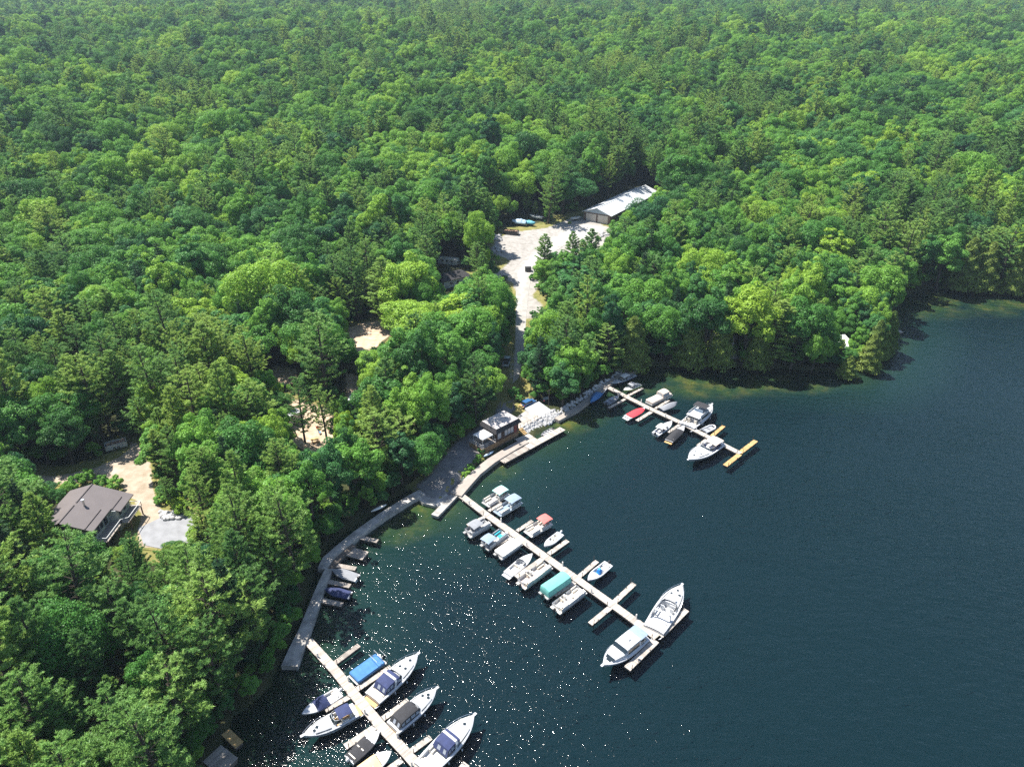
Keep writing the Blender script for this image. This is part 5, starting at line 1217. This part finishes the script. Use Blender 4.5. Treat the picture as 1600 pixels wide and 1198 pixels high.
# riprap bank
def rocks(name, centres, s0, s1, label=None, seed=1):
    rr = random.Random(seed); mb = MB()
    for c in centres:
        s = rr.uniform(s0, s1); rings = []
        for t, k in ((-.8,.55),(-.1,1.),(.55,.8),(.9,.35)):
            rings.append([(c[0]+s*k*rr.uniform(.75,1.2)*math.cos(a), c[1]+s*k*rr.uniform(.75,1.2)*math.sin(a), c[2]+s*.8*t) for a in np.linspace(0, 6.283, 7)[:-1]])
        mb.loft(rings, True, True, True)
    o = mb.build(name, M['rock']); tag(o, label, 'rocks' if label else None, kind='stuff'); return o
rr = random.Random(8); cs = []
for _ in range(420):
    t = rr.random(); k = rr.random(); a = P(822+50*t, 682-27*t, .1); b = P(816+50*t, 667-28*t, 1.6); c = a.lerp(b, k); cs.append((c.x, c.y, .1+1.4*k))
for _ in range(220):
    t = rr.random(); k = rr.random(); a = P(872+112*t, 654-78*t, .1); b = P(866+112*t, 645-76*t, 1.2); c = a.lerp(b, k); cs.append((c.x, c.y, .2+1.0*k))
rocks('rock_bank', cs, .28, .62, 'grey limestone boulders on the bank below the shop patio')
cs = []
for _ in range(70):
    v = G(265+rr.uniform(-14,22), 806+rr.uniform(-5,6)); cs.append((v.x, v.y, v.z+.3))
rocks('rock_pile', cs, .3, .7, 'heap of grey rocks at the edge of the house driveway', 2)
cs = []
for bx, by, n_ in ((774,372,40),(778,391,25),(1000,448,60),(945,368,25)):
    for _ in range(n_): v = G(bx+rr.uniform(-9,9), by+rr.uniform(-4,4)); cs.append((v.x, v.y, v.z+.3))
rocks('rubble', cs, .3, .9, 'low heaps of grey rubble at the edges of the gravel yard', 3)
# --- house with brown roof
gz = float(T(-86., 112.)); hs_ = thing('lake_house', 'grey house with brown metal roof and wraparound deck', 'house', (-86.6, 113., gz))
e, rd = 9.1-gz+.2, 11.3-gz
def hx(x): return x+86.6
def slope(name, x0, x1, y0, y1, z0_, z1_, root, m='roof_brown'):
    a = [(hx(x0), y0-113, z0_), (hx(x1), y0-113, z1_), (hx(x1), y1-113, z1_), (hx(x0), y1-113, z0_)]
    mb = MB().add(a+[(q[0], q[1], q[2]-.2) for q in a], [(0,1,2,3),(7,6,5,4),(0,4,5,1),(1,5,6,2),(2,6,7,3),(3,7,4,0)]); return mb.build(name, M[m], root)
m = MB(); m.prism([(hx(-91.4),-5.6),(hx(-81.9),-5.6),(hx(-81.9),.7),(hx(-80.2),.7),(hx(-80.2),5.9),(hx(-91.4),5.9)], -1.5, e-.35); m.build('wall', M['siding'], hs_)
for yy in (-5.62, 5.92):
    m = MB(); x1 = -81.9 if yy < 0 else -80.2
    m.add([(hx(-91.4), yy, e-.4), (hx(x1), yy, e-.4), (hx(-87.2), yy, rd-.25)], [(0,1,2)]); m.build('gable', M['brownwall'], hs_)
ro = thing('roof', None, None); ro.parent = hs_
zr = lambda x: rd-(x+87.2)*(rd-e)/6.1
slope('roof_slope', -87.2, -81.1, 107., 113.9, rd, zr(-81.1), ro); slope('roof_slope', -87.2, -79.3, 113.9, 119.6, rd+.002, zr(-79.3), ro); slope('roof_slope', -87.2, -92.3, 107., 119.6, rd, rd-5.1*(rd-e)/6.1, ro)
for x0, y0, y1 in ((-87.2,107.,112.6),(-87.2,113.4,119.6),(-82.6,107.1,113.2),(-80.9,114.,118.)):
    m = MB(); m.box(hx(x0), (y0+y1)/2-113, zr(x0)+.06, .22, y1-y0, .12); m.build('roof_ridge_trim', M['roof_cap'], ro)
m = MB(); m.tube([(hx(-85.6),.2,zr(-85.6)-.1),(hx(-85.6),.2,zr(-85.6)+1.2)], .22, 10); m.tube([(hx(-85.6),.2,zr(-85.6)+1.2),(hx(-85.6),.2,zr(-85.6)+1.45)], .32, 10); m.build('chimney', M['steel'], ro)
wall_windows(hs_, [(-4.7,e-1.5,1.0,1.5),(-3.4,e-1.5,1.0,1.5),(-2.1,e-1.5,1.0,1.5),(-.6,e-1.6,1.2,2.0)], hx(-81.9), 'x+'); wall_windows(hs_, [(2.0,e-1.5,1.0,1.4),(3.9,e-1.5,1.0,1.4)], hx(-80.2), 'x+')
wall_windows(hs_, [(hx(-83.5),e-1.6,1.4,1.5),(hx(-86.5),e-1.6,1.6,1.5)], -5.6, 'y-')
dkz = e-3.1
m = MB(); m.box(hx(-80.6), -2.4, dkz, 2.6, 6.2, .16); m.box(hx(-79.1), 3.3, dkz, 2.2, 5.8, .16); m.build('deck', M['dockgrey'], hs_)
m = MB(); pts = [(hx(-81.9),-5.5),(hx(-79.3),-5.5),(hx(-79.3),.2),(hx(-78.0),.9),(hx(-78.0),6.1),(hx(-80.2),6.1)]
for a, b in zip(pts[:-1], pts[1:]):
    a, b = Vector((*a, 0)), Vector((*b, 0)); beam(m, a, b, .12, dkz+1.0, dkz+1.08); k = max(1, int((b-a).length/1.3))
    for i in range(k+1): c = a.lerp(b, i/k); m.box(c.x, c.y, dkz+.5, .09, .09, 1.05)
m.build('deck_railing', M['siding'], hs_)
for x, y in ((-79.4,-5.3),(-79.4,-1.5),(-78.1,1.2),(-78.1,5.9)): MB().box(hx(x), y, dkz/2-.6, .2, .2, dkz+1.2).build('deck_post', M['brownpost'], hs_)
m = MB(); m.box(hx(-81.82), -3.2, dkz/2-.1, .1, 3.4, dkz*.8); m.build('lower_door', M['brownwall'], hs_)
# --- small cottage with dark roof
a, b = G(694,452), G(727,443); u2 = math.atan2((b-a).y, (b-a).x); lc = (b-a).length+2.5; ct = thing('cottage', 'small white cottage with dark shingle roof left of the gravel road', 'cottage', (a.x, a.y, a.z), u2)
dc = 7.5; m = MB(); m.box(lc/2, dc/2, 1.2, lc, dc, 3.6); m.build('wall', M['sidingwhite'], ct)
m = MB(); m.loft([[(-.5,-.5,2.95),(lc+.5,-.5,2.95),(lc+.5,dc+.5,2.95),(-.5,dc+.5,2.95)],[(-.5,-.5,3.1),(lc+.5,-.5,3.1),(lc+.5,dc+.5,3.1),(-.5,dc+.5,3.1)],[(2.4,dc/2-.05,4.7),(lc-2.4,dc/2-.05,4.7),(lc-2.4,dc/2+.05,4.7),(2.4,dc/2+.05,4.7)]], True, True, True); m.build('roof', M['roof_dark'], ct)
m = MB(); m.box(1.1, -.04, 1.15, .95, .1, 2.1); m.build('door', M['white'], ct); wall_windows(ct, [(3.2,1.7,1.1,.8),(6.,1.7,1.1,.8)], 0, 'y-'); wall_windows(ct, [(3.5,1.7,1.2,1.0)], 0, 'x-')
# --- cottage on the point
a = G(1316,556); ct = thing('cottage', 'white-roofed cottage half hidden by trees on the wooded point', 'cottage', (a.x, a.y, a.z), .5)
m = MB(); m.box(0, 4, 1.1, 8, 7, 3.4); m.build('wall', M['siding'], ct)
m = MB(); m.loft([[(x, y, z) for y, z in ((-.2,3.0),(4.,4.9),(8.2,3.0),(8.2,2.85),(4.,4.72),(-.2,2.85))] for x in (-4.5, 4.5)], True, True, True); m.build('roof', M['canopy'], ct); wall_windows(ct, [(-2,1.6,1.2,1.1),(1.5,1.6,1.4,1.1)], .5, 'y-')
q = P(1403,518,.6); pd = thing('point_dock', 'tiny wooden dock at the tip of the wooded point', 'dock', (q.x, q.y, 0), .3); m = MB(); strip(m, (-4,0), (1.5,0), 2.0, .6); tag(m.build('deck_planks', M['dock'], pd), kind='stuff'); m = MB(); beam(m, (-4,0), (1.4,0), 1.7, -1.5, .52); m.build('frame', M['dockframe'], pd)

# ------------------------------------------------------------------ vehicles and yard things
def wheel(root, x, y, r, w_=.24):
    s = 1 if y > 0 else -1
    o = MB().tube([(x, y-w_/2, r), (x, y+w_/2, r)], r, 14).build('wheel', M['rubber'], root)
    MB().tube([(x, y+s*(w_/2-.02), r), (x, y+s*(w_/2+.015), r)], r*.6, 10).build('rim', M['alu'], o)
def car(label, px, ang, m, L_=4.6, W_=1.85, hgt=1.6, name='parked_car', bed=False, van=False, cat='car'):
    q = G(*px); r = thing(name, label, cat, (q.x, q.y, q.z+.12), ang)
    hw = W_/2
    prof = [(-L_/2,.35),(-L_/2,.85),(-L_/2+.15,1.0),(L_/2-1.25,1.0),(L_/2-.2,.85),(L_/2,.65),(L_/2,.35)]
    MB().loft([[(x, y*k, z) for x, z in prof] for y, k in ((-hw,.985),(-hw*.97,1.),(hw*.97,1.),(hw,.985))], True, True, True).build('body', M[m], r, True)
    x0 = -L_/2+(.1 if not bed else L_*.38); x1 = L_/2-(1.2 if not van else .8); zt = hgt
    MB().loft([[(x0+.0, s*hw*.95, .99) for s in (1,)]+[(x1, hw*.95, .99), (x1-.65, hw*.78, zt), (x0+.3, hw*.78, zt)], [(x0, -hw*.95, .99), (x1, -hw*.95, .99), (x1-.65, -hw*.78, zt), (x0+.3, -hw*.78, zt)]], True, True, True).build('cabin', M['glass'], r)
    MB().box((x0+.3+x1-.65)/2, 0, zt+.02, x1-x0-.95, hw*1.62, .06).build('roof_panel', M[m], r)
    if bed: MB().box(-L_/2+L_*.19, 0, 1.005, L_*.34, W_*.8, .03).build('truck_bed', M['rubber'], r)
    for x in (-L_*.3, L_*.31):
        for s in (-1, 1): wheel(r, x, s*(hw-.1), .36)
    for s in (-1, 1): MB().box(L_/2-.04, s*hw*.68, .74, .1, .36, .16).build('headlight', M['lampglass'], r)
    for s in (-1, 1): MB().box(-L_/2+.02, s*hw*.75, .85, .1, .24, .2).build('tail_light', M['red'], r)
    return r
car('pale grey pickup truck parked in shade on the gravel road', (792,568), 1.45, 'carsilver', 6.0, 2.0, 1.85, 'pickup_truck', True, cat='truck')
car('blue car parked by the shop patio', (826,633), .75, 'carblue')
car('black SUV parked under trees behind the shop patio', (849,624), 1.9, 'carblack', 4.7, 1.9, 1.75)
def camper(label, px, ang, L_=7.5, W_=2.5, H_=2.9, name='camper_trailer'):
    q = G(*px); r = thing(name, label, 'camper', (q.x, q.y, q.z+.1), ang)
    MB().loft([[(x, y, z) for x, z in ((-L_/2,.55),(-L_/2,H_-.2),(-L_/2+.2,H_),(L_/2-.5,H_),(L_/2,H_-.7),(L_/2,.75),(L_/2-.3,.55))] for y in (-W_/2, W_/2)], True, True, True).build('body', M['white'], r)
    m = MB()
    for s in (-1, 1):
        for x in (-2.2, 0., 2.0): m.box(x, s*(W_/2+.01), 1.9, 1.0, .04, .7)
    m.box(L_/2-.02, 0, 1.7, .06, 1.6, .5); m.build('window', M['glass'], r)
    for s in (-1, 1): MB().box(0, s*(W_/2+.012), 1.15, L_*.92, .03, .22).build('side_stripe', M['bluegrey'], r)
    m = MB(); m.box(-1., 0, H_+.1, .9, .7, .22); m.box(1.4, .3, H_+.06, .5, .5, .12); m.build('roof_unit', M['greyplastic'], r)
    MB().box(-1.2, -W_/2-.02, 1.5, .75, .05, 1.8).build('door', M['offwhite'], r)
    for x in (-.6, .5):
        for s in (-1, 1): wheel(r, x, s*(W_/2-.1), .36)
    MB().tube([(L_/2-.1,.7,.55),(L_/2+1.2,0,.5),(L_/2-.1,-.7,.55)], .06, 5).build('tow_bar', M['iron'], r)
    return r
camper('white camper trailer parked behind the dark-roofed cottage', (701,414), -.35, 8.5)
camper('white camper under pines on the left of the pale campsite', (455,662), .9, 6.5)
camper('white camper glimpsed between pines beside the brown campsite patch', (552,640), 1.5, 7.)
camper('white camper mostly hidden in trees at the upper left campsites', (366,512), .4, 7.)
def bin_(label, px, ang, L_, W_, H_, m, name, fill=True, wheels=False, cat='bin', lid=None):
    q = G(*px); r = thing(name, label, cat, (q.x, q.y, q.z+(.5 if wheels else .12)), ang); w_ = MB()
    for s in (-1, 1):
        w_.box(0, s*W_/2, H_/2, L_, .08, H_); w_.box(s*L_/2, 0, H_/2, .08, W_, H_)
    w_.box(0, 0, .05, L_, W_, .1); w_.build('container_wall', M[m], r)
    k = MB()
    for i in range(int(L_/.8)):
        for s in (-1, 1): k.box(-L_/2+.4+i*.8, s*(W_/2+.06), H_/2, .1, .08, H_*.95)
    k.box(0, W_/2, H_, L_+.1, .14, .1); k.box(0, -W_/2, H_, L_+.1, .14, .1); k.build('rib', M[m], r)
    if fill:
        f = MB(); rr = random.Random(int(px[0]))
        for _ in range(46): f.box(rr.uniform(-.44,.44)*L_, rr.uniform(-.4,.4)*W_, H_*rr.uniform(.6,.95), rr.uniform(.3,1.2), rr.uniform(.1,.5), rr.uniform(.08,.3), rr.uniform(0,3), rr.uniform(-.4,.4))
        tag(f.build('scrap', M['debris'], r), kind='stuff')
    if lid: MB().box(0, 0, H_+.05, L_+.06, W_+.06, .08).build('lid', M[lid], r)
    if wheels:
        for x in (-.5, .4):
            for s in (-1, 1): wheel(r, x, s*(W_/2+.15), .3)
        MB().tube([(L_/2,.5,.1),(L_/2+1.3,0,.05),(L_/2,-.5,.1)], .05, 5).build('tow_bar', M['iron'], r)
    return r
bin_('long black dumpster full of scrap at the gravel yard edge', (798,366), -.30, 7.0, 2.5, 1.7, 'carblack', 'dumpster')
bin_('black lidded bin standing beside the gravel track', (825,424), .1, 2.4, 1.7, 1.6, 'carblack', 'waste_bin', False, lid='rubber')
bin_('grey dump trailer loaded with rubbish at the woodland edge', (183,700), .55, 4.6, 2.2, 1.2, 'siding', 'dump_trailer', True, True, 'trailer')
def stored(label, px, ang, L_, tarp, hullm='white', hgt=1.1):
    q = G(*px); r = thing('stored_boat', label, 'boat', (q.x, q.y, q.z+.8), ang); B = L_*.36
    h, _ = hull(L_, B, .75, 1.05); h.build('hull', M[hullm], r, True)
    if tarp:
        rings = []
        for t in np.linspace(.0, .99, 10):
            y = hb(t, B)*1.06; z = .75+.3*t*t; rise = hgt*(.35+.65*math.sin(math.pi*min(t+.15, 1)))*(1+.12*math.sin(t*23))
            rings.append([(-L_/2+L_*t, y*k, z+(-.55 if abs(k) > 1 else rise*(1-abs(k)**1.4))) for k in (1.02,1.,.6,.25,0,-.25,-.6,-1.,-1.02)])
        MB().loft(rings, False, True, True).build('tarp', M[tarp], r)
    else:
        deck(L_, B, .75, 1.05, .1, .6, .3).build('deck', M['offwhite'], r); windshield(r, L_, B, .5, .64, 1.0, .4)
    m = MB(); m.box(0, 0, -.42, L_*.8, .14, .14); m.box(-.8, 0, -.42, .12, B, .12); m.tube([(L_*.4,0,-.42),(L_*.6,0,-.4)], .06, 5); 
    for s in (-1, 1): m.box(-L_*.2, s*B*.22, -.2, L_*.4, .1, .12); m.box(-L_*.2, s*B*.22, -.32, .1, .1, .3)
    tr = m.build('trailer', M['iron'], r)
    for s in (-1, 1): MB().tube([(-.8, s*B*.5-.1, -.45), (-.8, s*B*.5+.1, -.45)], .33, 12).build('wheel', M['rubber'], tr)
    return r
stored('boat under a pale blue tarp stored behind the dumpster', (811,352), -.35+math.pi, 7.0, 'tarp', 'white', 1.5)
stored('smaller boat under an aqua tarp stored beside the pale blue tarp', (829,353), -.4, 4.8, 'tarpteal', 'hullblue', 1.0)
stored('uncovered white boat stored on a trailer at the back of the yard', (838,343), -.45+math.pi, 6.8, None)
stored('small open boat on a trailer left of the shed doors', (899,345), .3, 4.6, None)
# utility pole, picnic table, camp chairs
q = G(857,641); up_ = thing('utility_pole', 'slim wooden pole standing beside the shop patio', 'pole', (q.x, q.y, q.z)); MB().tube([(0,0,-.5),(0,0,6.5)], [.13,.09], 8).build('pole', M['bark'], up_); MB().box(0, 0, 6.2, 1.2, .1, .1, .6).build('crossarm', M['bark'], up_)
def picnic(label, px, ang):
    q = G(*px); r = thing('picnic_table', label, 'table', (q.x, q.y, q.z+.1), ang)
    MB().box(0, 0, .74, 1.9, .8, .06).build('table_top', M['newwood'], r)
    for s in (-1, 1): MB().box(0, s*.75, .44, 1.9, .28, .05).build('bench', M['newwood'], r)
    for x in (-.65, .65):
        m = MB(); m.tube([(x,-.75,0),(x,-.25,.72)], .05, 4).tube([(x,.75,0),(x,.25,.72)], .05, 4); m.box(x, 0, .4, .06, 1.6, .1); m.build('leg_frame', M['newwood'], r)
picnic('wooden picnic table on the pale sandy campsite', (492,690), .4); picnic('wooden picnic table beside the shop patio', (816,636), .9)
def chair(label, px, ang, m):
    q = G(*px); r = thing('camp_chair', label, 'chair', (q.x, q.y, q.z+.1), ang)
    MB().box(0, 0, .45, .6, .6, .06).build('seat', M[m], r); MB().box(-.3, 0, .8, .06, .6, .7, 0, -.2).build('backrest', M[m], r)
    for x in (-.26, .26):
        for y in (-.26, .26): MB().tube([(x,y,0),(x,y,.44)], .025, 4).build('leg', M['iron'], r)
chair('blue camp chair on the pale sandy campsite', (500,678), .3, 'brightblue'); chair('red camp chair on the pale sandy campsite', (497,671), 1.2, 'red')
# ------------------------------------------------------------------ shrubs and garden plants
def shrub_mesh(seed, leaf):
    tr, Vq, F4 = broadleaf(seed, 2.2, 1.2, 16, 190, .10, .05, 1.0); return tr.mesh('stem', M['bark']), np_mesh('foliage', Vq, F4, [leaf])
SHR = [shrub_mesh(201+i, M['leafB'] if i % 2 else M['leafA']) for i in range(3)]
SP = [((803,619),1.3,'round bright green shrub beside the shore road near the patio','plant'),((812,627),1.0,'low shrub next to the blue car by the patio','plant')]
for i, (px, py) in enumerate(((262,782),(272,776),(255,770),(278,790),(250,785),(285,800),(135,752),(160,758),(110,765),(182,762))): SP.append(((px, py), rr.uniform(.8, 1.5), 'leafy green shrub beside the house driveway', 'shrubs beside the house driveway'))
for i, (px, py) in enumerate(((748,716),(736,735),(728,744),(744,724),(752,708),(700,700),(690,712))): SP.append(((px, py), rr.uniform(.5, .9), 'low green shrub between the shore road and boardwalk', 'shrubs along the shore road'))
for i, (px, py) in enumerate(((833,437),(842,452),(835,496),(852,488),(825,520),(760,425),(788,437),(935,376),(955,366),(890,350))): SP.append(((px, py), rr.uniform(.6, 1.3), 'small shrub at the edge of the gravel yard', 'shrubs edging the gravel yard'))
for (p_, s, lab, g_) in SP:
    q = G(*p_); r = thing('shrub', lab, 'shrub', (q.x, q.y, q.z), rr.uniform(0, 6), None if g_ == 'plant' else g_); r.scale = (s, s, s*.9)
    for nm, me in zip(('stem', 'foliage'), SHR[rr.randrange(3)]): o = bpy.data.objects.new(nm, me); COL.objects.link(o); o.parent = r

# ------------------------------------------------------------------ air
hz = bpy.data.materials.new('haze_air'); hz.use_nodes = True; N = hz.node_tree.nodes; N.remove(N['Principled BSDF'])
pv = N.new('ShaderNodeVolumePrincipled'); pv.inputs['Color'].default_value = (.62,.78,.95,1); pv.inputs['Density'].default_value = .00010; pv.inputs['Anisotropy'].default_value = .1
hz.node_tree.links.new(pv.outputs[0], N['Material Output'].inputs['Volume'])
ho = MB().box(0, 0, 60, 18400, 18400, 150).build('haze', hz); tag(ho, kind='stuff')
